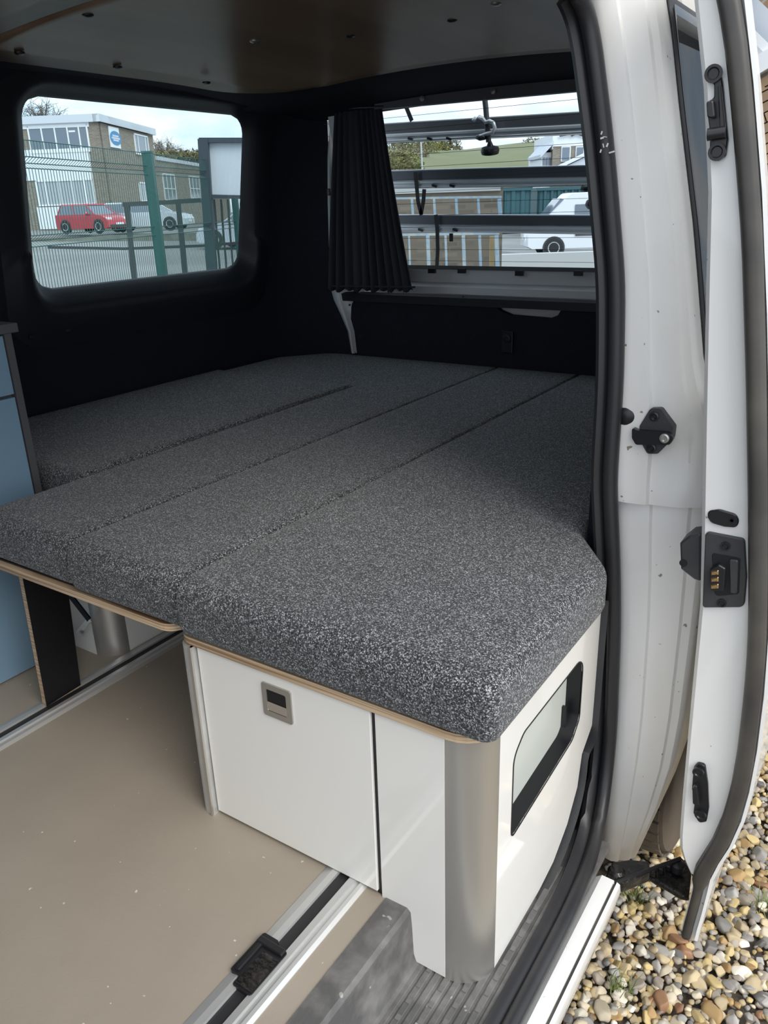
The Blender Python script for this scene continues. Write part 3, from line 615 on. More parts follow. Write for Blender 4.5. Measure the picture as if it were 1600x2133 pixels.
part(slab(DY+.012, 2.20, dz, lambda z: lerp(XE, z)+.034, lambda z: xout(z)) if False else MB().loft([[Vector((lerp(XE, z)+.004, DY+.004, z)), Vector((xout(z)-.006, DY+.003, z)), Vector((xout(z)-.005, DY-.008, z)), Vector((xout(z), DY-.007, z)), Vector((xout(z), DY+(.075 if z < .7 else .012), z)), Vector((xout(z)-.005, DY+(.075 if z < .7 else .014), z)), Vector((xout(z)-.006, DY+.012, z)), Vector((lerp(XE, z)+.004, DY+.012, z))] for z in dz]), 'outer_flange', m_paint, door)
part(MB().loft([[Vector((xout(z)-.004, DY+.075, z)), Vector((xout(z), DY+.075, z)), Vector((xout(z), 2.2, z)), Vector((xout(z)-.004, 2.2, z))] for z in dz if z < .72]), 'outer_skin', m_paint, door)
zt = [z for z in dz if z > .69]
part(MB().loft([[Vector((xin(z), 2.06, z)), Vector((xout(z), 2.06, z)), Vector((xout(z), 2.2, z)), Vector((xin(z), 2.2, z))] for z in zt]), 'rear_frame', m_paint, door)
part(MB().loft([[Vector((xin(z), y, z)) for z in (1.25, 1.30)]+[Vector((xout(z), y, z)) for z in (1.30, 1.25)] for y in (DY+.07, 2.06)]), 'header', m_paint, door)
part(MB().loft([[Vector((xout(z)-.006, y, z)) for y in (DY+.0125, 2.06)]+[Vector((xout(z)-.001, y, z)) for y in (2.06, DY+.0125)] for z in zt]), 'door_glass', m_dglass, door)
# seal on the door edge
dsp = [(lerp(XE, z)+.0145, DY-.004-(.006 if z > -.1 else 0), z) for z in [-.226, -.2, -.16, -.12, -.08, -.04, 0, .05, .1, .16, .22, .3, .38, .46, .54, .62, .7, .78, .86, .94, 1.02, 1.1, 1.18, 1.26, 1.32]]
dsp = smoothp(dsp, 1)
part(MB().sweep(dsp, lambda i: [(x*(1 if dsp[i].z > -.1 else .62), y) for x, y in [(-.0125, -.006), (-.0125, .003), (-.009, .008), (-.003, .0095), (.005, .0085), (.011, .005), (.0125, -.001), (.0125, -.006)]], lambda i, t: Vector((0, -1, 0))), 'door_seal', m_seal2, door, smooth='all')
# door edge hardware
def onedge(px, py, d=0): return at(px, py, 'y', DY-d)
def plate(pts, d0, d1, rad, n=5):
    q = [onedge(x, y) for x, y in pts]; pl_ = roundpoly([(p.x, p.z) for p in q], rad, n)
    return MB().loft([[Vector((x, DY-d0, z)) for x, z in pl_], [Vector((x, DY-d1+.0015, z)) for x, z in pl_], [Vector((x, DY-d1, z)) for x, z in inset(pl_, .0015)]])
def dcyl(px, py, r, d0, d1, hollow=True):
    p = onedge(px, py); pr_ = [(r, d0), (r, d1)]+([(r*.7, d1), (r*.55, d1-.002), (r*.3, d1-.002)] if hollow else [(r*.5, d1+.001)])
    return MB().lathe(pr_, (p.x, DY, p.z), (0, -1, 0), 18)
# upper catch
uc = part(plate([(1474, 150), (1484, 138), (1502, 142), (1508, 175), (1514, 240), (1519, 290), (1514, 325), (1496, 337), (1480, 325), (1482, 280), (1476, 236), (1477, 212), (1490, 205), (1490, 176), (1476, 168)], .0, .007, [.004]*15, 3), 'upper_catch', m_hwblk, door, smooth=True)
for px, py in ((1490, 155), (1497, 317)): part(dcyl(px, py, .0105, .007, .011), 'bolt_head', m_hwblk, uc, smooth=True)
part(plate([(1500, 180), (1507, 180), (1516, 268), (1504, 270)], .007, .014, .002), 'rib', m_hwblk, uc)
part(plate([(1478, 214), (1492, 210), (1496, 250), (1480, 246)], .007, .018, .003), 'rib', m_hwblk, uc)
a = onedge(1479, 282); b = onedge(1516, 276); part(MB().tube([Vector((a.x, DY-.014, a.z)), Vector((b.x, DY-.012, b.z))], .0075, 10), 'pin', m_hwblk, uc, smooth=True)
# oval plug
part(plate([(1476, 1063), (1500, 1060), (1534, 1070), (1541, 1083), (1536, 1098), (1510, 1096), (1482, 1088), (1475, 1076)], .0, .004, .012), 'blanking_plug', m_hwblk, door, smooth=True)
part(dcyl(1526, 1082, .0035, .004, .0055), 'plug_socket', m_black, door)
# contact plate with brass contacts
cp = part(plate([(1471, 1105), (1553, 1121), (1557, 1200), (1552, 1262), (1465, 1263)], 0, .006, [.006, .006, .004, .010, .004]), 'contact_plate', m_plast, door, smooth=True)
part(plate([(1483, 1146), (1546, 1156), (1543, 1235), (1490, 1240)], .004, .0066, .006), 'plate_recess', m_black, cp)
part(plate([(1484, 1178), (1502, 1168), (1516, 1176), (1512, 1224), (1484, 1222)], .006, .016, .003), 'contact_block', m_hwblk, cp)
part(plate([(1522, 1160), (1541, 1162), (1538, 1232), (1524, 1230)], .006, .011, .003), 'cover_rib', m_plast, cp)
for py in (1185, 1199, 1213): part(plate([(1487, py-4), (1502, py-6), (1502, py+4), (1487, py+5)], .016, .0178, .001), 'brass_contact', m_gold, cp)
for px, py in ((1514, 1134), (1506, 1252)): part(dcyl(px, py, .0065, .006, .009), 'screw', m_hwblk, cp, smooth=True)
# lower catch in its pressed recess
lc = part(plate([(1447, 1594), (1455, 1586), (1470, 1590), (1476, 1630), (1478, 1680), (1473, 1708), (1458, 1711), (1446, 1690), (1450, 1660), (1443, 1640)], 0, .006, .005), 'lower_catch', m_hwblk, door, smooth=True)
for px, py in ((1458, 1602), (1462, 1690)): part(dcyl(px, py, .009, .006, .012), 'bolt_head', m_hwblk, lc, smooth=True)
part(plate([(1447, 1630), (1456, 1622), (1462, 1668), (1448, 1664)], .006, .016, .003), 'rib', m_hwblk, lc)
# rubber wedge buffer on the jamb side of the door
wb = thing('rubber_buffer', 'grey-black rubber wedge buffer with a hole beside the door contact plate', 'buffer', (-.225, 1.175, .46))
q = [(1416, 1132), (1436, 1116), (1460, 1113), (1460, 1212), (1446, 1208), (1418, 1186)]
pp = roundpoly([(at(x, y, 'y', 1.16).x, at(x, y, 'y', 1.16).z) for x, y in q], .003, 3)
part(MB().loft([[Vector((x, 1.20, z)) for x, z in pp], [Vector((x, 1.163, z)) for x, z in pp], [Vector((x, 1.16, z)) for x, z in inset(pp, .003)]]), 'wedge', m_plast, wb, smooth=True)
p = at(1421, 1172, 'y', 1.16); part(MB().lathe([(.006, 0), (.006, .0015), (.003, .0015)], (p.x+.002, 1.1605, p.z), (0, -1, 0), 14), 'hole', m_black, wb)

# striker on the pillar, grommet
JY = 1.2455
def jplate(pts, d0, d1, rad, n=4):
    q = [at(x, y, 'y', JY) for x, y in pts]; pl_ = roundpoly([(p.x, p.z) for p in q], rad, n)
    return MB().loft([[Vector((x, JY-d0, z)) for x, z in pl_], [Vector((x, JY-d1, z)) for x, z in pl_]])
sk = thing('door_striker', 'worn black striker plate with a loop bar on the white door pillar', 'door striker', (-.325, 1.25, .61))
part(jplate([(1356, 850), (1378, 850), (1404, 890), (1400, 915), (1372, 944), (1350, 944), (1334, 915), (1334, 886)], -.02, .004, .006), 'base_plate', m_plast, sk, smooth=True)
part(jplate([(1322, 886), (1332, 892), (1396, 897), (1409, 908), (1400, 922), (1330, 922), (1322, 908)], .004, .014, .005), 'loop_bar', m_hwblk, sk, smooth=True)
for px, py, d in ((1365, 866, .004), (1359, 932, .004), (1390, 908, .014)):
    p = at(px, py, 'y', JY); part(MB().lathe([(.0075, d-.001), (.0075, d+.003), (.005, d+.004), (.003, d+.002)], (p.x, JY, p.z), (0, -1, 0), 16), 'bolt', m_satin if d > .01 else m_hwblk, sk, smooth=True)
p = at(1308, 867, 'y', 1.246)
MB().lathe([(.016, -.01), (.016, .003), (.012, .006), (.001, .007)], (p.x-.002, 1.247, p.z), (.1, -1, 0), 20).build('grommet', m_hwblk, smooth=True, label='round black rubber grommet next to the door striker', cat='grommet')

# lower roller arm of the sliding door
ra = thing('door_roller_arm', 'greasy black roller arm joining the sill to the sliding door', 'door hinge', (-.25, 1.2, -.23))
za = -.205
def P3(px, py, z): return at(px, py, 'z', z)
def slabz(pts, z0, z1): return MB().prism([(P3(x, y, z1).x, P3(x, y, z1).y) for x, y in pts], XY, z0, z1)
part(slabz([(1256, 1836), (1275, 1795), (1310, 1790), (1352, 1793), (1356, 1815), (1300, 1838)], -.175, -.150), 'arm', m_grease, ra, bevel=.003)
part(slabz([(1340, 1818), (1420, 1785), (1442, 1810), (1436, 1868), (1420, 1865)], -.190, -.178), 'bracket', m_grease, ra, bevel=.003)
a = P3(1280, 1838, -.15); b = P3(1418, 1788, -.15); part(MB().tube([a, b], .0035, 8), 'edge_bar', m_hwblk, ra)
p = P3(1284, 1815, -.15); part(MB().lathe([(.016, -.02), (.016, .0), (.011, .006), (.006, .006)], p, (0, 0, 1), 18), 'roller', m_grease, ra, smooth=True)
p = P3(1412, 1803, -.16); part(MB().lathe([(.013, -.01), (.013, .004), (.006, .008)], p, (0, 0, 1), 18), 'roller', m_hwblk, ra, smooth=True)
for px, py in ((1335, 1800), (1362, 1812), (1378, 1806), (1394, 1800)):
    p = P3(px, py, -.165); part(MB().box(p.x-.005, p.x+.005, p.y-.006, p.y+.006, -.178, -.165), 'lug', m_grease, ra, bevel=.002)
# rear wheel
wh = thing('van_wheel', 'dusty rear van tyre seen between the pillar and the sliding door', 'wheel', (-.385, WY, -.56))
tp = [(.20, -.095), (.29, -.105), (.318, -.098), (.326, -.08), (.329, -.04), (.330, 0), (.329, .04), (.326, .08), (.318, .098), (.29, .105), (.20, .095)]
part(MB().lathe(tp, (-.385, WY, -.23), (1, 0, 0), 56), 'tyre', m_tyre, wh, smooth=True)
for k in range(48):
    a = 2*math.pi*k/48; e = Vector((0, math.cos(a), math.sin(a))); t = Vector((0, -math.sin(a), math.cos(a)))
    for s in (-1, 1): part(MB().obox(Vector((-.385+s*.066, WY, -.23))+e*.3305, (.026, 0, 0), t*.017, e*.003), 'tread_block', m_tyre, wh)
part(MB().lathe([(.2, -.09), (.19, .02), (.1, .05), (.05, .06)], (-.385, WY, -.23), (1, 0, 0), 32), 'rim', m_alu, wh, smooth=True)

# ================================================================== OUTSIDE: GROUND
def gz(u, v):
    k = min(max((v-10)/30, 0), 1.3); return -.575+k*(-.026*u if u < 0 else -.12*u*(1 if u < 7 else 7/u))
m_tar = mat('grey_tarmac', (.22, .22, .215), .9, var=(.25, (.29, .29, .28), WHITE3, .4, .7), bump=(30, .3))
m_gravb = mat('gravel_fines', (.20, .16, .115), .95, var=(60, (.09, .075, .06), WHITE3, .3, .7), bump=(80, .8, .01))
us = [-140, -100, -70, -45, -30, -20, -12, -6, -2, 0, 2, 4, 7, 12, 20, 35, 60, 100]; vs = [-12, -4, 2, 6, 10, 16, 24, 32, 40, 50, 70, 100, 160]
MB().loft([[uvz(u, v, gz(u, v)-.03) for u in us] for v in vs], closed=False).build('ground', m_tar, smooth='all', kind='structure', label='grey tarmac yard and road around the van', fixn=False)
gb = MB().loft([[Vector((x, y, -.588+.006*math.sin(7*x+5*y))) for x in [-.75+.15*i for i in range(28)]] for y in [-1.5+.25*j for j in range(44)]], closed=False).build('gravel_bed', m_gravb, smooth='all', kind='structure', label='pebble gravel drive beside the van', fixn=False)
# pebbles
def pebmat(name, attr):
    m = bpy.data.materials.new(name); m.use_nodes = True; N = m.node_tree.nodes; L = m.node_tree.links; b = N['Principled BSDF']; b.inputs['Roughness'].default_value = .62
    if attr: a = N.new('ShaderNodeVertexColor'); a.layer_name = 'tone'; src = a.outputs[0]
    else: a = N.new('ShaderNodeObjectInfo'); src = a.outputs['Color']
    t = N.new('ShaderNodeTexCoord'); n = N.new('ShaderNodeTexNoise'); n.inputs['Scale'].default_value = 85; n.inputs['Detail'].default_value = 4; L.new(t.outputs['Object'], n.inputs['Vector'])
    r = N.new('ShaderNodeValToRGB'); r.color_ramp.elements[0].position = .3; r.color_ramp.elements[0].color = (.72, .70, .66, 1); r.color_ramp.elements[1].position = .7; r.color_ramp.elements[1].color = (1.12, 1.1, 1.06, 1); L.new(n.outputs[0], r.inputs[0])
    x = N.new('ShaderNodeMix'); x.data_type = 'RGBA'; x.blend_type = 'MULTIPLY'; x.inputs[0].default_value = 1; L.new(src, x.inputs[6]); L.new(r.outputs[0], x.inputs[7]); L.new(x.outputs[2], b.inputs['Base Color'])
    return m
m_peb, m_peb2 = pebmat('pebble_stone', False), pebmat('pebble_stone_field', True)
TONES = [((.54, .44, .28), 7), ((.38, .33, .28), 4), ((.30, .285, .27), 3), ((.68, .60, .46), 5), ((.47, .31, .14), 2.5), ((.60, .47, .23), 5), ((.38, .21, .12), .9), ((.19, .18, .18), 1.6), ((.42, .41, .40), 2.5), ((.80, .75, .65), 2.4)]
tc_ = np.array([t for t, _ in TONES]); tw = np.array([w for _, w in TONES]); tw = tw/tw.sum()
import bmesh
def pebmesh(seed, sub):
    b = bmesh.new(); bmesh.ops.create_icosphere(b, subdivisions=sub, radius=1); r_ = np.random.default_rng(seed); ph = r_.uniform(0, 6, (4, 3)); fr = r_.uniform(.9, 2.2, (4, 3))
    pl_ = [(Vector(r_.normal(size=3)).normalized(), r_.uniform(.5, .82)) for _ in range(9)]
    for v in b.verts:
        c0 = v.co.copy(); k = 1+.10*sum(math.sin(c0.dot(Vector(fr[i]))*2+ph[i][0]) for i in range(4))/2
        c1 = c0*k
        for n_, d_ in pl_:
            e_ = c1.dot(n_)-d_
            if e_ > 0: c1 -= n_*e_*.9
        v.co = c1
    V_ = np.array([v.co[:] for v in b.verts]); F_ = np.array([[x.index for x in f.verts] for f in b.faces]); b.free(); return V_, F_
hi = [pebmesh(100+i, 3) for i in range(10)]; lo = [pebmesh(100+i, 2) for i in range(10)]
pebs = []
sp_ = .0155
for ix in range(int(2.6/sp_)):
    for iy in range(int(4.4/sp_)):
        x = -.50+ix*sp_+rng.uniform(-.007, .007); y = .65+iy*sp_+rng.uniform(-.007, .007)
        far = (x > .25 or y > 2.7)
        if far and rng.random() < .66: continue
        if x > .9 or y > 3.9 or (x < -.42 and y < 1.9): continue
        s_ = float(np.clip(rng.lognormal(math.log(.0098), .30), .005, .021)); s_ *= (1.5 if far else 1)
        pebs.append((x, y, -.578+rng.uniform(-.002, .010)+s_*.25, s_, rng.uniform(.95, 1.5), rng.uniform(.55, .95), rng.uniform(0, 6.28), rng.uniform(-.5, .5), int(rng.integers(0, 10)), tc_[rng.choice(len(tc_), p=tw)]*rng.uniform(.8, 1.2)))
def seen(p):
    x, y, w = proj(Vector(p[:3]))
    if not (1195 < x < 1605 and 1440 < y < 2140): return 0
    if x < 1185+(2133-y)*.405+8: return 0                       # behind the sill
    if y < 1935 and x < 1430+(1935-y)*.37+8 and (x > 1400 or y < 1860): return 0   # behind the door
    return p[3]/w
sc = sorted(range(len(pebs)), key=lambda i: -seen(pebs[i])); top = set(i for i in sc[:300] if seen(pebs[i]) > 0)
mesh_hi = []
for i, (V_, F_) in enumerate(hi):
    me = bpy.data.meshes.new('pebble'); me.from_pydata(V_.tolist(), [], F_.tolist()); me.shade_smooth(); me.materials.append(m_peb); mesh_hi.append(me)
VV, FF, CC = [], [], []; nv = 0
for i, (x, y, z, s_, ex, ez, rz, tl, k, col) in enumerate(pebs):
    if i in top:
        o = bpy.data.objects.new('pebble', mesh_hi[k]); S.collection.objects.link(o); o.parent = gb
        o.location = Vector((x, y, z))-ORG[gb.name]; o.scale = (s_*ex, s_, s_*ez); o.rotation_euler = (tl, tl*.7, rz); o.color = (*col, 1)
    else:
        V_, F_ = lo[k]; M_ = np.array(Matrix.Rotation(rz, 3, 'Z') @ Matrix.Rotation(tl, 3, 'X') @ Matrix.Diagonal((s_*ex, s_, s_*ez)))
        VV.append(V_ @ M_.T+np.array([x, y, z])); FF.append(F_+nv); nv += len(V_); CC.append(np.tile(np.append(col, 1), (len(V_), 1)))
VV = np.concatenate(VV)-np.array(ORG[gb.name]); FF = np.concatenate(FF); CC = np.concatenate(CC)
me = bpy.data.meshes.new('pebble_field'); me.vertices.add(len(VV)); me.vertices.foreach_set('co', VV.ravel()); me.loops.add(FF.size); me.loops.foreach_set('vertex_index', FF.ravel().astype(np.int32))
me.polygons.add(len(FF)); me.polygons.foreach_set('loop_start', np.arange(0, FF.size, 3, dtype=np.int32)); me.polygons.foreach_set('loop_total', np.full(len(FF), 3, dtype=np.int32)); me.update(calc_edges=True)
ca = me.color_attributes.new('tone', 'FLOAT_COLOR', 'POINT'); ca.data.foreach_set('color', CC.astype(np.float32).ravel()); me.shade_smooth(); me.materials.append(m_peb2)
pf = bpy.data.objects.new('pebble_field', me); S.collection.objects.link(pf); pf.parent = gb; pf['kind'] = 'stuff'
# grass tufts
m_grass = mat('grass_blade', (.13, .20, .045), .7, var=(30, (.32, .33, .12), WHITE3, .4, .7))
for px, py, n_, lb in ((1318, 1868, 60, 'grass tuft growing in the gravel under the roller arm'), (1288, 2062, 34, 'small grass tuft in the gravel near the bottom edge beside the sill'), (1588, 1880, 30, 'small grass tuft in the gravel right of the door tip')):
    c0 = at(px, py, 'z', -.56); b = MB()
    for i in range(n_):
        a = random.uniform(0, 6.28); q = c0+Vector((random.gauss(0, .013), random.gauss(0, .013), -.012)); L_ = random.uniform(.02, .05); d = Vector((math.cos(a), math.sin(a), 0)); w_ = Vector((-d.y, d.x, 0))*.0012
        b.add([q-w_, q+w_, q+d*L_*.3+UZ*L_*.7+w_*.7, q+d*L_*.3+UZ*L_*.7-w_*.7, q+d*L_*.8+UZ*L_], [(0, 1, 2, 3), (3, 2, 4)])
    b.build('grass_tuft', m_grass, label=lb, cat='grass', fixn=False)

# ================================================================== OUTSIDE: BIKE RACK BEHIND THE TAILGATE
m_railg = mat('grey_anodised_rail', (.58, .60, .62), .35, metal=.4); m_raild = mat('dark_rail_face', (.10, .105, .115), .4, metal=.4)
br = thing('bike_rack', 'aluminium bike carrier with three wheel rails behind the tailgate window', 'bike rack', (-1.3, 2.88, .8))
for k, (pa, pb, pc, pd, y) in enumerate((((803, 257), (1230, 230), (811, 296), (1230, 278), 2.80), ((821, 356), (1233, 342), (829, 392), (1245, 389), 2.86), ((838, 447), (1253, 447), (846, 482), (1253, 489), 2.92))):
    A, B, C_, D_ = at(*pa, 'y', y), at(*pb, 'y', y), at(*pc, 'y', y), at(*pd, 'y', y); d = (B-A).normalized(); A = A-d*.35; C_ = C_-d*.35; B = B+d*.5; D_ = D_+d*.5
    h = (A.z-C_.z+B.z-D_.z)/2; z0 = (C_.z+D_.z)/2
    prof = [(0, h), (-.006, h*.98), (-.006, h*.42), (-.016, h*.36), (-.016, h*.26), (-.012, h*.22), (-.012, h*.12), (-.016, h*.06), (-.014, 0), (.06, 0), (.06, h*.2), (.004, h*.4), (.004, h)]
    a0, b0 = C_, D_
    R_ = [[Vector((P_.x, y+q[0], P_.z+q[1])) for q in prof] for P_ in (a0, b0)]
    rl = part(MB().loft(R_), 'wheel_rail', m_railg, br)
    part(MB().loft([[Vector((P_.x, y-.0075+e, P_.z+h*f)) for e, f in ((0, .44), (0, .93), (.003, .93), (.003, .44))] for P_ in (a0, b0)]), 'rail_face', m_raild, rl)
    for px in ((855, 895, 935), (905, 942), (876, 948))[k]:
        py = (289, 387, 479)[k]; p = at(px, py, 'y', y-.017); part(MB().obox(p, (.010, 0, -.003), (0, .003, 0), (.001, 0, .004)), 'rail_slot', m_hwblk, rl)
def rackarm(pts, y, r): return MB().tube([at(px, py, 'y', y) for px, py in pts], r, 10)
part(rackarm([(1008, 190), (1012, 225), (1015, 262), (1018, 296)], 2.77, .0095), 'clamp_post', m_plast, br, smooth=True)
p = at(1021, 314, 'y', 2.77); part(MB().lathe([(.006, .03), (.012, .016), (.030, .011), (.033, 0), (.030, -.010), (.012, -.014)], p, (.08, -.25, 1), 24), 'clamp_knob', m_hwblk, br, smooth=True)
part(rackarm([(986, 252), (990, 246), (998, 243), (1006, 247), (1012, 255), (1020, 252), (1028, 256), (1031, 266), (1026, 276), (1014, 279), (1004, 283), (994, 285)], 2.76, .0068), 'claw', m_railg, br, smooth='all')
part(rackarm([(994, 285), (1000, 288), (1010, 286)], 2.755, .0085), 'claw_pad', m_hwblk, br, smooth='all')
part(rackarm([(1228, 330), (1236, 360), (1240, 400)], 2.70, .010), 'clamp_post', m_plast, br, smooth=True)
part(rackarm([(1212, 391), (1222, 394), (1234, 388), (1240, 378)], 2.70, .009), 'claw', m_hwblk, br, smooth='all')
p = at(1238, 425, 'y', 2.70); part(MB().lathe([(.008, .05), (.012, .02), (.025, .012), (.030, 0), (.022, -.012)], p, (0, -.2, 1), 20), 'clamp_knob', m_hwblk, br, smooth=True)
for pts, y in (([(843, 215), (858, 252)], 2.79), ([(865, 358), (868, 388), (871, 420), (878, 448)], 2.84), ([(884, 394), (882, 420), (877, 446)], 2.84), ([(908, 447), (911, 480), (912, 520), (910, 560)], 2.90), ([(940, 486), (940, 503)], 2.90)):
    P_ = [at(px, py, 'y', y) for px, py in pts]; part(MB().sweep(P_, [(-.008, -.001), (.008, -.001), (.008, .001), (-.008, .001)], (0, 1, 0)), 'strap', m_hwblk, br)
for px in (760, 1300): part(rackarm([(px, 180), (px+20, 560), (px+25, 640)], 2.96, .014), 'upright', m_railg, br, smooth=True)

# ================================================================== OUTSIDE: helpers in the heading frame
def pu(px, py, v): P_ = pv(px, py, v); return P_.dot(rh), P_.z
def ub(b, u0, u1, v0, v1, z0, z1): return b.obox(uvz((u0+u1)/2, (v0+v1)/2, (z0+z1)/2), rh*abs(u1-u0)/2, fh*abs(v1-v0)/2, UZ*abs(z1-z0)/2)
def pb(b, px0, py0, px1, py1, v, dep):       # box whose front face sits at distance v behind the given picture rectangle
    (u0, z1), (u1, z0) = pu(px0, py0, v), pu(px1, py1, v); return ub(b, u0, u1, v, v+dep, z0, z1)
m_wpvc = mat('white_window_frame', (.82, .83, .84), .4); m_pane = mat('window_pane', (.16, .19, .23), .08, spec=.8); m_blind = mat('pale_blind', (.42, .45, .48), .6)
m_clad = mat('white_cladding', (.80, .82, .84), .6); m_brn = brickmat('brown_brick_wall', (.27, .22, .17), (.19, .15, .115), (.30, .27, .23), 1.0)
m_flat = mat('grey_fascia', (.62, .65, .70), .6); m_green = mat('green_fence_paint', (.035, .115, .105), .45); m_gate = mat('dark_gate_metal', (.05, .05, .052), .5)
m_sgn = mat('sign_panel', (.62, .66, .72), .5); m_sgnf = mat('dark_sign_frame', (.045, .06, .075), .45); m_bluesign = mat('blue_sign_disc', (.06, .25, .48), .5)

# main building: two storeys; face one looks at the camera, face two runs away from it
class Facade:
    def __init__(s, P_, d): s.P = P_; s.d = d.normalized(); s.n = Vector((s.d.y, -s.d.x, 0)); s.n = s.n if s.n.dot(CAM-P_) > 0 else -s.n
    def sz(s, px, py): q = onpl(px, py, s.P, s.n)-s.P; return q.dot(s.d), q.z
    def box(s, b, s0, s1, z0, z1, t0, t1): return b.obox(s.P+s.d*(s0+s1)/2+s.n*(t0+t1)/2+UZ*((z0+z1)/2), s.d*abs(s1-s0)/2, s.n*abs(t1-t0)/2, UZ*abs(z1-z0)/2)
    def pbox(s, b, px0, py0, px1, py1, t0, t1):
        (s0, z1), (s1, z0) = s.sz(px0, py0), s.sz(px1, py1); return s.box(b, s0, s1, z0, z1, t0, t1)
def window(F, parent, px0, py0, px1, py1, mull, trans=(), pane=None, fr=.09):
    (s0, z1), (s1, z0) = F.sz(px0, py0), F.sz(px1, py1); b = MB(); s0, s1 = min(s0, s1), max(s0, s1); W_ = s1-s0; H_ = z1-z0
    F.box(b, s0, s1, z1-fr, z1, 0, .07); F.box(b, s0, s1, z0, z0+fr, 0, .09); F.box(b, s0, s0+fr, z0, z1, 0, .07); F.box(b, s1-fr, s1, z0, z1, 0, .07)
    for m_ in mull: F.box(b, s0+W_*m_-fr*.45, s0+W_*m_+fr*.45, z0, z1, 0, .065)
    for t_ in trans: F.box(b, s0, s1, z0+H_*t_-fr*.4, z0+H_*t_+fr*.4, 0, .066)
    w_ = part(b, 'window', m_wpvc, parent)
    ed = [0]+list(mull)+[1]
    for a_, c_2 in zip(ed, ed[1:]): q = MB(); F.box(q, s0+W_*a_+.02, s0+W_*c_2-.02, z0+.02, z1-.02, .01, .03); part(q, 'pane', pane or m_pane, w_)
    return w_
bdir = (rh*.06+fh).normalized(); adir = (rh-fh*.06).normalized()
Cn = pv(231, 443, 52.0); Cn.z = -.2
F1 = Facade(Cn, -adir); F2 = Facade(Cn, bdir)
zt_ = F1.sz(207, 237)[1]; L1 = 11.0; L2 = F2.sz(320, 300)[0]
bd = thing('office_building', 'two-storey brick and white office building with a round blue sign', 'building', Cn)
b = MB(); F1.box(b, 0, L1, 0, zt_-.05, -.3, 0); part(b, 'wall', m_brn, bd)
b = MB(); F2.box(b, 0, L2, 0, zt_-.05, -.3, 0); part(b, 'wall', m_brn, bd)
b = MB(); b.prism([(0, .2), (L1, .2), (L1, -9), (-.2, -9), (-.2, .2)], lambda p, h: F1.P+F1.d*p[0]+F1.n*p[1]+UZ*h, zt_-.42, zt_); part(b, 'roof_fascia', m_flat, bd)
b = MB(); F2.box(b, -.2, L2+.2, zt_-.42, zt_, -9 if False else -.2, .2); part(b, 'roof_fascia', m_flat, bd)
b = MB(); F2.box(b, L2-.3, L2, 0, zt_-.05, -8, 0); part(b, 'wall', m_brn, bd)
b = MB(); F1.pbox(b, 20, 250, 186, 264, 0, .06); part(b, 'white_panel', m_clad, bd)
b = MB(); F1.pbox(b, 20, 314, 194, 372, 0, .06); part(b, 'white_panel', m_clad, bd)
b = MB(); F1.pbox(b, 77, 432, 206, 474, 0, .06); part(b, 'white_panel', m_clad, bd)
window(F1, bd, 56, 263, 190, 316, (.15, .34, .55, .77))
window(F1, bd, 73, 376, 202, 426, (.16, .37, .60, .84), pane=m_blind)
b = MB(); F1.pbox(b, 143, 272, 157, 275, .032, .036); part(b, 'ceiling_lamp', m_wpvc, bd)
window(F2, bd, 277, 277, 311, 326, (.25, .78)); window(F2, bd, 288, 379, 319, 421, (.35,), pane=m_blind)
b = MB(); F2.pbox(b, 223, 262, 250, 310, .02, .08); sgp = part(b, 'sign_board', m_wpvc, bd)
(s0, z0), (s1, z1) = F2.sz(238, 275), F2.sz(238, 304); cs, cz2 = F2.sz(238, 288); (sa, _), (sb, _) = F2.sz(227, 287), F2.sz(249, 287); ra_, rz_ = abs(sb-sa)/2, abs(z0-z1)/2
b = MB().prism([(cs+ra_*math.cos(2*math.pi*k/32), cz2+rz_*math.sin(2*math.pi*k/32)) for k in range(32)], lambda p, h: F2.P+F2.d*p[0]+F2.n*h+UZ*p[1], .08, .10); part(b, 'sign_disc', m_bluesign, sgp)
for dz_, w_ in ((.30, .55), (-.02, .75), (-.32, .5)):
    b = MB(); F2.box(b, cs-ra_*w_, cs+ra_*w_, cz2+rz_*dz_-.05, cz2+rz_*dz_+.05, .10, .106); part(b, 'faded_lettering', m_flat, sgp)
# low wing
lw = thing('brick_wing', 'low single-storey brick wing right of the two-storey office building', 'building', F2.P+bdir*L2)
ze = F2.sz(322, 325)[1]; L3 = 22.0
b = MB(); F2.box(b, L2+.02, L2+L3, 0, ze-.15, -.3, 0); part(b, 'wall', m_brn, lw)
b = MB(); F2.box(b, L2+.02, L2+L3, ze-.25, ze, -5, .12); part(b, 'roof_fascia', m_flat, lw)
for w_ in ((337, 361, 368, 418), (392, 366, 418, 414)): window(F2, lw, *w_, (.33, .66), (.45,), fr=.07)
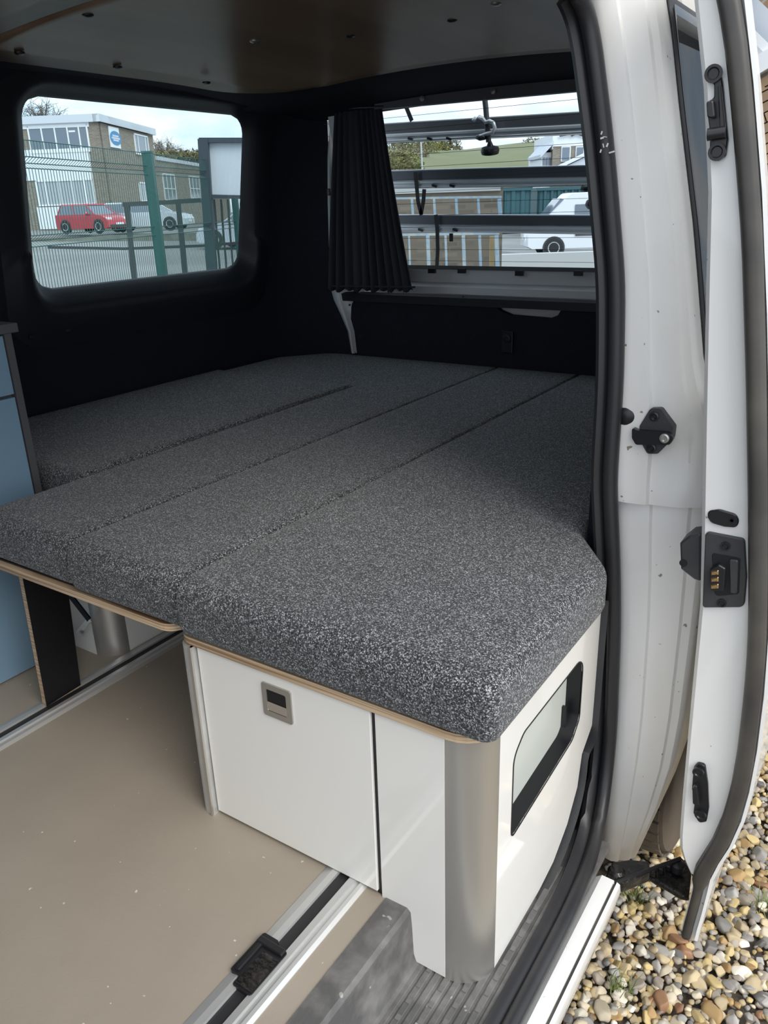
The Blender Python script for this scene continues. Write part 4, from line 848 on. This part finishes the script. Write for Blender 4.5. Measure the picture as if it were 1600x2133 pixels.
# cars
m_ctyre = mat('car_tyre', (.025, .025, .027), .8)
def car(name, label, cat, O, ang, L_, W_, H_, col, nose=.26, tail=.10, glassm=None, van=False, group=None):
    root = thing(name, label, cat, O, group); d = (rh*math.cos(ang)+fh*math.sin(ang)); s = Vector((-d.y, d.x, 0)); mp_ = mat(name+'_paint', col, .28, coat=.6)
    T = lambda x, y, z: Vector(O)+d*x+s*y+UZ*z
    belt = H_*(.60 if not van else .52)
    prof = [(-.5, .22), (-.5, .42), (-.49, .62 if not van else .97), (-.47, .64 if not van else 1.0), (.5-nose*.95, .64 if not van else 1.0), (.5-nose*.9, .64 if not van else .98), (.5-nose*.35, .56 if not van else .58), (.5-.03, .48), (.5, .38), (.5, .18), (.47, .14), (-.47, .14)]
    P_ = [(a*L_, min(b_, 1)*H_) for a, b_ in prof]
    rings = []
    for f, ins in ((-1, .06), (-.86, 0), (.86, 0), (1, .06)): rings.append([T(x*(1-ins*.3), f*W_/2, z if z > .2*H_ else z) if abs(f) < 1 else T(x*.985, f*W_/2*.985, z*.985+.01) for x, z in P_])
    part(MB().loft(rings), 'body', mp_, root, smooth=True)
    x0, x1 = -.5*L_+.05*L_, (.5-nose)*L_; r0, r1 = -.5*L_+tail*L_+.04*L_, (.5-nose-.17)*L_
    if not van:
        zb = .63*H_
        gl_ = MB().loft([[T(x0, -W_*.46, zb), T(x1, -W_*.46, zb), T(x1, W_*.46, zb), T(x0, W_*.46, zb)], [T(r0, -W_*.38, H_*.965), T(r1, -W_*.38, H_*.965), T(r1, W_*.38, H_*.965), T(r0, W_*.38, H_*.965)]])
        part(gl_, 'cabin_glass', m_pane, root)
        part(MB().loft([[T(r0-.03*L_, -W_*.39, H_*.95), T(r1+.02*L_, -W_*.39, H_*.95), T(r1+.02*L_, W_*.39, H_*.95), T(r0-.03*L_, W_*.39, H_*.95)], [T(r0, -W_*.34, H_), T(r1, -W_*.34, H_), T(r1, W_*.34, H_), T(r0, W_*.34, H_)]]), 'roof', mp_, root, smooth=True)
        for sd_ in (-1, 1):
            for xa, xb in ((x0, r0), (x1, r1), ((x0+x1)/2-.02*L_, (r0+r1)/2-.01*L_)):
                part(MB().tube([T(xa, sd_*W_*.462, zb), T(xb, sd_*W_*.382, H_*.965)], .035, 6), 'pillar', mp_, root)
            part(MB().lathe([(.07, -.05), (.10, 0), (.05, .05)], T(x1-.10*L_, sd_*W_*.54, zb+.04), d, 10), 'mirror', mp_, root)
    else:
        for sd_ in (-1, 1):
            part(MB().obox(T((.5-nose-.10)*L_, sd_*W_*.505, H_*.72), d*.09*L_, s*.01, UZ*H_*.10), 'side_window', m_pane, root)
            part(MB().obox(T(-.1*L_, sd_*W_*.505, H_*.36), d*.28*L_, s*.015, UZ*.05), 'rub_strip', m_gate, root)
        part(MB().obox(T((.5-nose*.62)*L_, 0, H_*.76), (d*.05+UZ*-.06)*L_, s*W_*.42, (d*.02*L_+UZ*.02)), 'windscreen', m_pane, root)
    for sx_ in (.5-.18, -.5+.19):
        for sd_ in (-1, 1):
            c0 = T(sx_*L_, sd_*(W_/2-.07), .31); wn_ = part(MB().lathe([(.20, -.1), (.31, -.09), (.315, 0), (.31, .09), (.2, .1)], c0, s, 24), 'wheel', m_ctyre, root, smooth=True)
            part(MB().lathe([(.2, .0), (.20, .104), (.06, .085)], c0, s*sd_, 16), 'hub', m_alurail, wn_)
            part(MB().lathe([(.37, .075), (.36, .078)], c0, s*sd_, 24), 'wheel_arch', m_gate, root)
    for sd_ in (-1, 1):
        part(MB().obox(T(.455*L_, sd_*W_*.36, H_*.46), d*.10, s*.16, UZ*.08), 'headlight', m_wpvc, root, bevel=.03)
        part(MB().obox(T(-.492*L_, sd_*W_*.42, H_*.5), d*.04, s*.08, UZ*.13), 'tail_light', mat(name+'_lamp', (.4, .03, .02), .3), root)
    part(MB().obox(T(.49*L_, 0, H_*.22), d*.04, s*W_*.42, UZ*.07), 'bumper', m_gate, root); part(MB().obox(T(.503*L_, 0, H_*.30), d*.01, s*.26, UZ*.05), 'number_plate', m_wpvc, root)
    return root
def base(px, py, v): q = pv(px, py, v); return q
car('hatchback_car', 'red hatchback car parked in front of the office building', 'car', base(197, 484, 45), -.48, 3.75, 1.65, 1.42, (.50, .03, .045), .25, .06)
car('estate_car', 'silver estate car parked beyond the red hatchback', 'car', base(312, 479, 47), -.12, 4.75, 1.75, 1.45, (.58, .63, .68), .26, .03)
car('saloon_car', 'pale car at the right edge of the side window behind the green post', 'car', base(535, 513, 33), 2.9, 4.3, 1.7, 1.42, (.60, .66, .72), .26, .1)
# low roadside wall
m_verge = mat('mossy_stone_wall', (.16, .155, .13), .95, var=(2.5, (.25, .24, .20), WHITE3, .35, .7))
b = MB(); (u0, z1), (u1, z0) = pu(20, 484, 40), pu(560, 511, 40); ub(b, u0-6, u1+3, 40, 40.5, -.75, -.03); b.build('roadside_wall', m_verge, label='low mossy stone wall along the road in front of the parked cars', cat='wall')
# trees
m_twig = mat('bare_twigs', (.16, .13, .10), .9); m_bark = mat('tree_bark', (.11, .09, .07), .9); m_oliv = mat('olive_foliage', (.13, .125, .06), .9, var=(3, (.24, .20, .10), WHITE3, .35, .7)); m_gorse = mat('gorse_foliage', (.14, .15, .06), .9, var=(1.2, (.42, .36, .07), WHITE3, .45, .75)); m_brush = mat('brown_scrub', (.20, .16, .10), .9, var=(1.5, (.12, .13, .06), WHITE3, .4, .7))
def leafblob(b, c0, rx, rz, n, sz):
    for i in range(n):
        d = Vector(rng.normal(size=3)).normalized()*rng.uniform(.45, 1)**.6; p = c0+Vector((d.x*rx, d.y*rx, d.z*rz)); a_ = Vector(rng.normal(size=3)).normalized()*sz; e = Vector(rng.normal(size=3)).normalized()*sz*.6
        b.add([p-a_, p+e, p+a_, p-e], [(0, 1, 2, 3)])
def tree(label, px, py_top, py_base, v, rpx, leafm, n, group):
    top_ = pv(px, py_top, v); bs_ = pv(px, py_base, v); r_ = rpx*v/FPX; h_ = top_.z-bs_.z; t = thing('tree', label, 'tree', bs_, group); b = MB()
    ctr = Vector((top_.x, top_.y, top_.z-r_)); tb = Vector((top_.x, top_.y, bs_.z)); b.tube([tb, tb.lerp(ctr, .6), ctr], lambda i: r_*(.10, .07, .04)[i], 7)
    tw_ = MB()
    for i in range(26):
        d = Vector(rng.normal(size=3)).normalized(); d.z = abs(d.z)*.9-.1; e = ctr+d*r_*rng.uniform(.7, 1.05)-UZ*r_*.1; s0_ = tb.lerp(ctr, rng.uniform(.5, 1)); m_ = s0_.lerp(e, .5)+UZ*r_*.1; b.tube([s0_, m_, e], lambda i: r_*(.035, .022, .008)[i], 4)
        for _ in range(n): f = m_.lerp(e, rng.uniform(0, 1.1)); g = f+Vector(rng.normal(size=3))*r_*.22; tw_.tube([f, g], r_*.006, 3)
    part(b, 'trunk', m_bark, t, fixn=False); part(tw_, 'twigs', leafm, t, fixn=False); return t
tree('bare tree above the left end of the office roof', 80, 196, 330, 75, 52, m_twig, 22, 'bare trees behind the office')
for px, py, rp2, lb in ((338, 276, 30, 'tallest bare tree rising behind the low brick wing'), (368, 296, 24, 'middle bare tree behind the low brick wing'), (400, 304, 22, 'bare tree next to the sign frame behind the low brick wing')):
    tree(lb, px, py, 440, 92, rp2, m_twig, 30, 'bare trees behind the wing')
hg = MB()
for i in range(26): leafblob(hg, pv(325+6.0*i, 334-6*math.sin(i*.9)**2, 88), 1.3, .8, 60, .22)
hg.build('hedge_bank', m_oliv, label='olive scrub bank behind the low brick wing', cat='bushes', fixn=False)
# green mesh fence
FA, FB, FC, FD = (-3.05, 5.2), (-2.125, 7.4), (-1.765, 9.4), (-1.3, 12.0)
fn = thing('mesh_fence', 'green wire mesh fence with square posts beside the van', 'fence', uvz(-2.1, 7.4, -.575))
(uA, zA), (uB, zB) = pu(316, 319, 7.4), pu(487, 339, 9.4); ztop = (zA+zB)/2
FB = (pu(322, 440, 7.4)[0], 7.4); FC = (pu(492, 440, 9.4)[0], 9.4)
for (u, v), w_ in ((FB, .040), (FC, .033)):
    p_ = part(ub(MB(), u-w_, u+w_, v-w_, v+w_, -.6, ztop), 'post', m_green, fn); part(ub(MB(), u-w_-.003, u+w_+.003, v-w_-.003, v+w_+.003, ztop, ztop+.015), 'post_cap', m_green, p_)
def wires(A, B, name, n):
    b = MB(); dv_ = Vector((B[0]-A[0], B[1]-A[1])); nn = Vector((-dv_.y, dv_.x)).normalized()*.05
    zs = [(-.55, 0), (.80, 0), (.835, 1), (.87, 0), (ztop-.17, 0), (ztop-.135, 1), (ztop-.10, 0), (ztop-.0, 0)]
    zs = [(z, k) for z, k in zs]
    for i in range(n):
        f = i/n; u, v = A[0]+dv_.x*f, A[1]+dv_.y*f
        b.tube([uvz(u+nn.x*k, v+nn.y*k, z) for z, k in zs], .0028, 4)
    for z, k in zs[1:]+[(0.1, 0)]: b.tube([uvz(A[0]+nn.x*k, A[1]+nn.y*k, z), uvz(B[0]+nn.x*k, B[1]+nn.y*k, z)], .0035, 4)
    o = part(b, name, m_green, fn, kind='stuff', fixn=False)
wires((FB[0]-(FC[0]-FB[0])*1.6, FB[1]-3.2*.9), FB, 'wire_panel', 84); wires(FB, FC, 'wire_panel', 72); wires(FC, (FC[0]+.5, FC[1]+2.6), 'wire_panel', 60)
# dark gate
gt = thing('yard_gate', 'dark steel yard gate behind the first green fence post', 'gate', pv(320, 590, 9.0))
def gbar(pts, v, r): return MB().sweep([pv(px, py, v) for px, py in pts], [(-r, -r), (r, -r), (r, r), (-r, r)], fh)
part(gbar([(256, 426), (340, 422), (418, 417)], 9.0, .022), 'top_rail', m_gate, gt); part(gbar([(100, 515), (260, 518), (420, 512), (508, 505)], 9.0, .014), 'lower_rail', m_gate, gt)
for px in (264, 371): part(gbar([(px, 424), (px+17, 590)], 9.0, .024), 'upright', m_gate, gt)
for px in (424, 446, 460, 474): part(gbar([(px, 415), (px+14, 590)], 9.3, .010), 'bar', m_gate, gt)
# sign frame
sf = thing('sign_frame', 'blank white sign panel in a dark steel frame', 'sign', pv(440, 590, 8.6))
v_ = 8.7
for (a_, b_) in (((424, 290), (444, 600)),):
    A, B = pv(*a_, v_), pv(*b_, v_); part(MB().sweep([A, B], [(-.05, -.05), (.05, -.05), (.05, .05), (-.05, .05)], fh), 'post', m_sgnf, sf)
A, B = pv(416, 293, v_), pv(560, 293, v_); part(MB().sweep([A, B], [(-.04, -.02), (.04, -.02), (.04, .025), (-.04, .025)], UZ), 'top_beam', m_sgnf, sf)
A, B = pv(434, 409, v_), pv(560, 412, v_); part(MB().sweep([A, B], [(-.04, -.018), (.04, -.018), (.04, .018), (-.04, .018)], UZ), 'lower_beam', m_sgnf, sf)
q = [pv(427, 296, v_+.02), pv(556, 296, v_+.02), pv(556, 408, v_+.02), pv(434, 408, v_+.02)]; part(MB().loft([q, [p+fh*.02 for p in q]]), 'panel', m_sgn, sf)

# ================================================================== OUTSIDE: behind the tailgate
m_hill = mat('grass_hill', (.165, .18, .085), .95, var=(.12, (.22, .21, .115), WHITE3, .35, .7)); m_teal = mat('teal_container', (.035, .105, .12), .5); m_wallb = brickmat('brown_block_wall', (.25, .205, .155), (.16, .13, .10), (.20, .175, .14), 1.0, .18, .065, .010)
m_bluem = mat('pale_blue_steel', (.27, .40, .50), .5, var=(14, (.44, .46, .44), WHITE3, .42, .6)); m_pale = mat('pale_concrete', (.50, .51, .50), .8)
crest = [(700, 322), (800, 312), (900, 318), (960, 318), (1010, 312), (1080, 304), (1160, 298), (1260, 300), (1400, 320)]
rows = []
for j in range(9):
    t = j/8; v = 70+110*t; row = []
    for px, py in crest: e = pv(px, py, 180).z; u_ = pv(px, py, 180).dot(rh)*v/180; row.append(uvz(u_, v, -1.6+(e+1.6)*(math.sin(t*math.pi/2))**1.1))
    rows.append(row)
rows.append([p+fh*60-UZ*6 for p in rows[-1]])
MB().loft(rows, closed=False).build('hill', m_hill, smooth='all', kind='structure', label='green grass hill beyond the yard', fixn=False)
BL = ['brown bush closest to the curtain', 'gorse bush next to the brown bush near the curtain', 'olive bush at the foot of the ridge crest', 'brown bush left of the lamp post top', 'gorse bush just right of the lamp post', 'olive bush on the middle of the ridge', 'highest brown bush on the ridge', 'olive bush at the right end of the ridge clump', 'yellow gorse bush low near the curtain', 'smallest yellow gorse bush low on the slope', 'low olive bush beside the curtain edge', 'brown bush below the ridge left of the lamp post', 'olive bush below the ridge right of the lamp post', 'gorse bush below the highest ridge bush', 'tiny olive tree standing alone right of the clump', 'olive tree alone near the white house']
for i, (px, py, v, r_, mt) in enumerate([(822, 318, 120, 2.2, m_brush), (840, 312, 150, 2.6, m_gorse), (858, 306, 165, 2.4, m_oliv), (872, 300, 172, 2.5, m_brush), (890, 302, 168, 2.4, m_gorse), (905, 298, 172, 2.4, m_oliv), (920, 296, 174, 2.6, m_brush), (936, 300, 172, 2.4, m_oliv), (838, 334, 100, 1.8, m_gorse), (856, 340, 95, 1.5, m_gorse), (826, 340, 92, 2.0, m_oliv), (868, 322, 130, 2.0, m_brush), (890, 318, 140, 2.0, m_oliv), (912, 312, 150, 2.2, m_gorse), (955, 312, 165, 1.1, m_oliv), (1110, 300, 150, 2.0, m_oliv)]):
    b = MB(); leafblob(b, pv(px, py, v), r_, r_*.62, 420, r_*.10); leafblob(b, pv(px, py, v)-UZ*r_*.4, r_*1.05, r_*.4, 160, r_*.13)
    b.build('bush', mt, label=BL[i]+' on the hill behind the van', cat='bush', group='scrub on the hill', fixn=False)
# pale house on the hill foot
v_ = 62
hs = thing('white_house', 'white and brick house with a gabled porch at the right of the tailgate window', 'house', pv(1190, 420, v_))
part(pb(MB(), 1152, 278, 1330, 305, v_, 7), 'upper_wall', m_clad, hs); part(pb(MB(), 1152, 305, 1330, 450, v_, 7), 'brick_wall', m_brn, hs)
part(pb(MB(), 1128, 318, 1152, 450, v_+.5, 5), 'side_wing', m_clad, hs)
q = [pv(1126, 322, v_-.1), pv(1154, 292, v_-.1), pv(1154, 299, v_-.1), pv(1126, 329, v_-.1)]; part(MB().loft([q, [p+fh*5 for p in q]]), 'wing_roof', m_flat, hs)
for x0, x1 in ((1170, 1188), (1200, 1216)): w_ = part(pb(MB(), x0, 305, x1, 336, v_-.08, .1), 'window', m_wpvc, hs); part(pb(MB(), x0+2, 307, x1-2, 334, v_-.12, .05), 'pane', m_pane, w_)
for x0 in (1132, 1138, 1144): part(pb(MB(), x0, 328, x0+3, 344, v_+.4, .08), 'window_pane', m_pane, hs)
q = [pv(1168, 345, v_-2), pv(1226, 317, v_-2), pv(1226, 322, v_-2), pv(1176, 346, v_-2)]; part(MB().loft([q, [p+fh*1.8 for p in q]]), 'porch_roof', m_clad, hs)
q = [pv(1178, 347, v_-1.8), pv(1226, 324, v_-1.8), pv(1280, 347, v_-1.8)]; part(MB().loft([q, [p+fh*1.5 for p in q]]), 'porch_gable', m_flat, hs)
b = MB()
for pts in (((1166, 283), (1178, 281), (1188, 279), (1196, 277)), ((1190, 283), (1202, 278), (1212, 282), (1222, 283)), ((1196, 279), (1206, 277), (1214, 279))): b.tube([pv(x, y, v_-.15) for x, y in pts], .06, 5)
part(b, 'wall_emblem', m_gate, hs)
# container
def container(label, px0, px1, py0, py1, v):
    (u0, z1), (u1, z0) = pu(px0, py0, v), pu(px1, py1, v); c_ = thing('shipping_container', label, 'container', uvz((u0+u1)/2, v+1, z0), 'teal containers'); n = int((u1-u0)/.28); P_ = []
    for i in range(n):
        s0_ = u0+(u1-u0)*i/n; w_ = (u1-u0)/n; P_ += [(s0_, 0), (s0_+w_*.35, 0), (s0_+w_*.5, .06), (s0_+w_*.85, .06)]
    P_.append((u1, 0)); rr = [[uvz(a_, v+d_, z) for a_, d_ in P_] for z in (z0, z1-.1)]
    part(MB().loft(rr, closed=False), 'corrugated_side', m_teal, c_, fixn=False); part(ub(MB(), u0-.05, u1+.05, v-.04, v+2.4, z1-.12, z1), 'top_rail', m_teal, c_); part(ub(MB(), u0, u0+.1, v, v+2.4, z0, z1), 'end_wall', m_teal, c_); part(ub(MB(), u0, u1, v+2.3, v+2.4, z0, z1), 'back_wall', m_teal, c_)
container('long teal shipping container behind the white van', 1120, 1300, 391, 470, 36)
container('short teal container at the end of the brown block wall', 1047, 1104, 391, 470, 33)
# white van
O_ = base(1240, 530, 29.0)
wv = car('delivery_van', 'white delivery van parked across the yard behind the bike rack', 'van', O_, math.pi-.05, 5.0, 1.9, 2.02, (.82, .84, .86), .30, .05, van=True)
# brown wall and blue stillages
wb_ = thing('block_wall', 'brown block boundary wall at the left of the tailgate view', 'wall', pv(920, 600, 11))
part(pb(MB(), 700, 396, 1043, 640, 11, .3), 'wall_body', m_wallb, wb_); part(pb(MB(), 700, 388, 1043, 397, 10.97, .36), 'coping', m_pale, wb_)
def still(label, px0, px1, py0, py1, posts, v):
    s_ = thing('steel_stillage', label, 'stillage', pv((px0+px1)/2, py1, v), 'blue steel stillages'); r_ = .012
    for py in (py0, py1): part(MB().sweep([pv(px0, py, v), pv(px1, py-(4 if py == py0 else 0), v)], [(-r_, -r_), (r_, -r_), (r_, r_), (-r_, r_)], UZ), 'rail', m_bluem, s_)
    for px, w_ in posts: part(MB().sweep([pv(px, py0, v), pv(px+4, py1, v)], [(-w_, -w_), (w_, -w_), (w_, w_), (-w_, w_)], fh), 'post', m_bluem, s_)
still('blue steel stillage frame stacked upper against the brown wall', 780, 1045, 414, 478, [(812, .013), (858, .015), (904, .014), (950, .015), (996, .014), (1040, .022)], 10.2)
still('blue steel stillage frame standing lower against the brown wall', 780, 1040, 490, 600, [(852, .010), (891, .019), (928, .012), (965, .018), (999, .014), (1034, .022)], 9.2)
part(pb(MB(), 1021, 492, 1029, 600, 9.3, .05), 'plank', mat('yellow_timber', (.42, .30, .15), .7), wb_)
b = pb(MB(), 1040, 531, 1420, 640, 16, .3); b.build('concrete_apron', m_pale, kind='structure', label='pale concrete strip across the yard behind the van')
# lamp post on the hill side
MB().tube([pv(877, 296, 60), pv(880, 360, 60)], .06, 8).build('lamp_post', m_pale, label='thin pale lamp post in front of the hill', cat='lamp post')

# ================================================================== OUTSIDE: brick house right of the open door
HY = 7.6
m_hb = mat('orange_brown_brick', (.36, .23, .13), .85, var=(7, (.46, .31, .18), WHITE3, .3, .7), bump=(60, .4)); m_hb2 = mat('brown_brick', (.29, .19, .115), .85, var=(7, (.36, .25, .16), WHITE3, .3, .7), bump=(60, .4)); m_mort = mat('house_mortar', (.36, .32, .26), .95)
hz_ = 2.44
hh = thing('brick_house', 'orange brick house with white framed glazing mirrored in the door glass', 'house', (.8, HY, -.58))
part(MB().box(-2.0, 5.0, HY+.012, HY+.3, -.6, 6.2), 'wall_core', m_mort, hh)
bm1 = MB().box(-.1075, .1075, -.05, .012, -.0325, .0325).mesh('brick', Vector((0, 0, 0)))
b1 = bm1; b2 = bm1.copy(); b1.materials.append(m_hb); b2.materials.append(m_hb2)
for r_ in range(18):
    for c_ in range(10):
        o = bpy.data.objects.new('brick', (b1, b2)[random.random() < .4]); S.collection.objects.link(o); o.parent = hh
        o.location = Vector((-.6+.225*c_+(.1125 if r_ % 2 else 0), HY, hz_-.16-.0325-.075*r_))-ORG[hh.name]; o.rotation_euler = (random.uniform(-.01, .01), 0, random.uniform(-.006, .006))
m_hbk = brickmat('house_brick_field', (.36, .23, .13), (.29, .19, .115), (.36, .32, .26), 1.0, .225, .075, .010)
zb_ = hz_-.16-.075*18; xl, xr = -.7125, 1.6425
part(MB().box(xr, 5.0, HY-.045, HY+.012, zb_, hz_-.13), 'wall', m_hbk, hh); part(MB().box(-2.0, xl, HY-.045, HY+.012, zb_, hz_-.13), 'wall', m_hbk, hh)
part(MB().box(-2.0, 5.0, HY-.045, HY+.012, -.6, zb_), 'wall', m_hbk, hh); part(MB().box(-2.0, 5.0, HY-.045, HY+.012, hz_+1.3, 6.2), 'wall', m_hbk, hh)
part(MB().box(-2.0, .1, HY-.045, HY+.012, hz_-.13, hz_+1.3), 'wall', m_hbk, hh)
part(MB().box(.05, 3.2, HY-.12, HY+.1, hz_-.13, hz_), 'white_beam', m_wpvc, hh)
part(MB().box(.1, 3.15, HY-.02, HY+.01, hz_, hz_+1.3), 'glazing', m_flat, hh)
for x0, x1 in ((.1, .75), (.85, .4), (1.6, 2.2)):
    part(MB().sweep([(x0, HY-.05, hz_+1.25), (x1, HY-.05, hz_)], [(-.03, -.04), (.03, -.04), (.03, .04), (-.03, .04)], (0, 1, 0)), 'glazing_bar', m_wpvc, hh)
part(MB().sweep([(-1.9, HY-.1, 6.3), (.4, HY-.1, 3.75)], [(-.09, -.06), (.09, -.06), (.09, .06), (-.09, .06)], (0, 1, 0)), 'bargeboard', m_wpvc, hh)
part(MB().box(-2.1, 5.1, HY-.25, HY+.6, 6.2, 6.4), 'gutter', m_wpvc, hh)
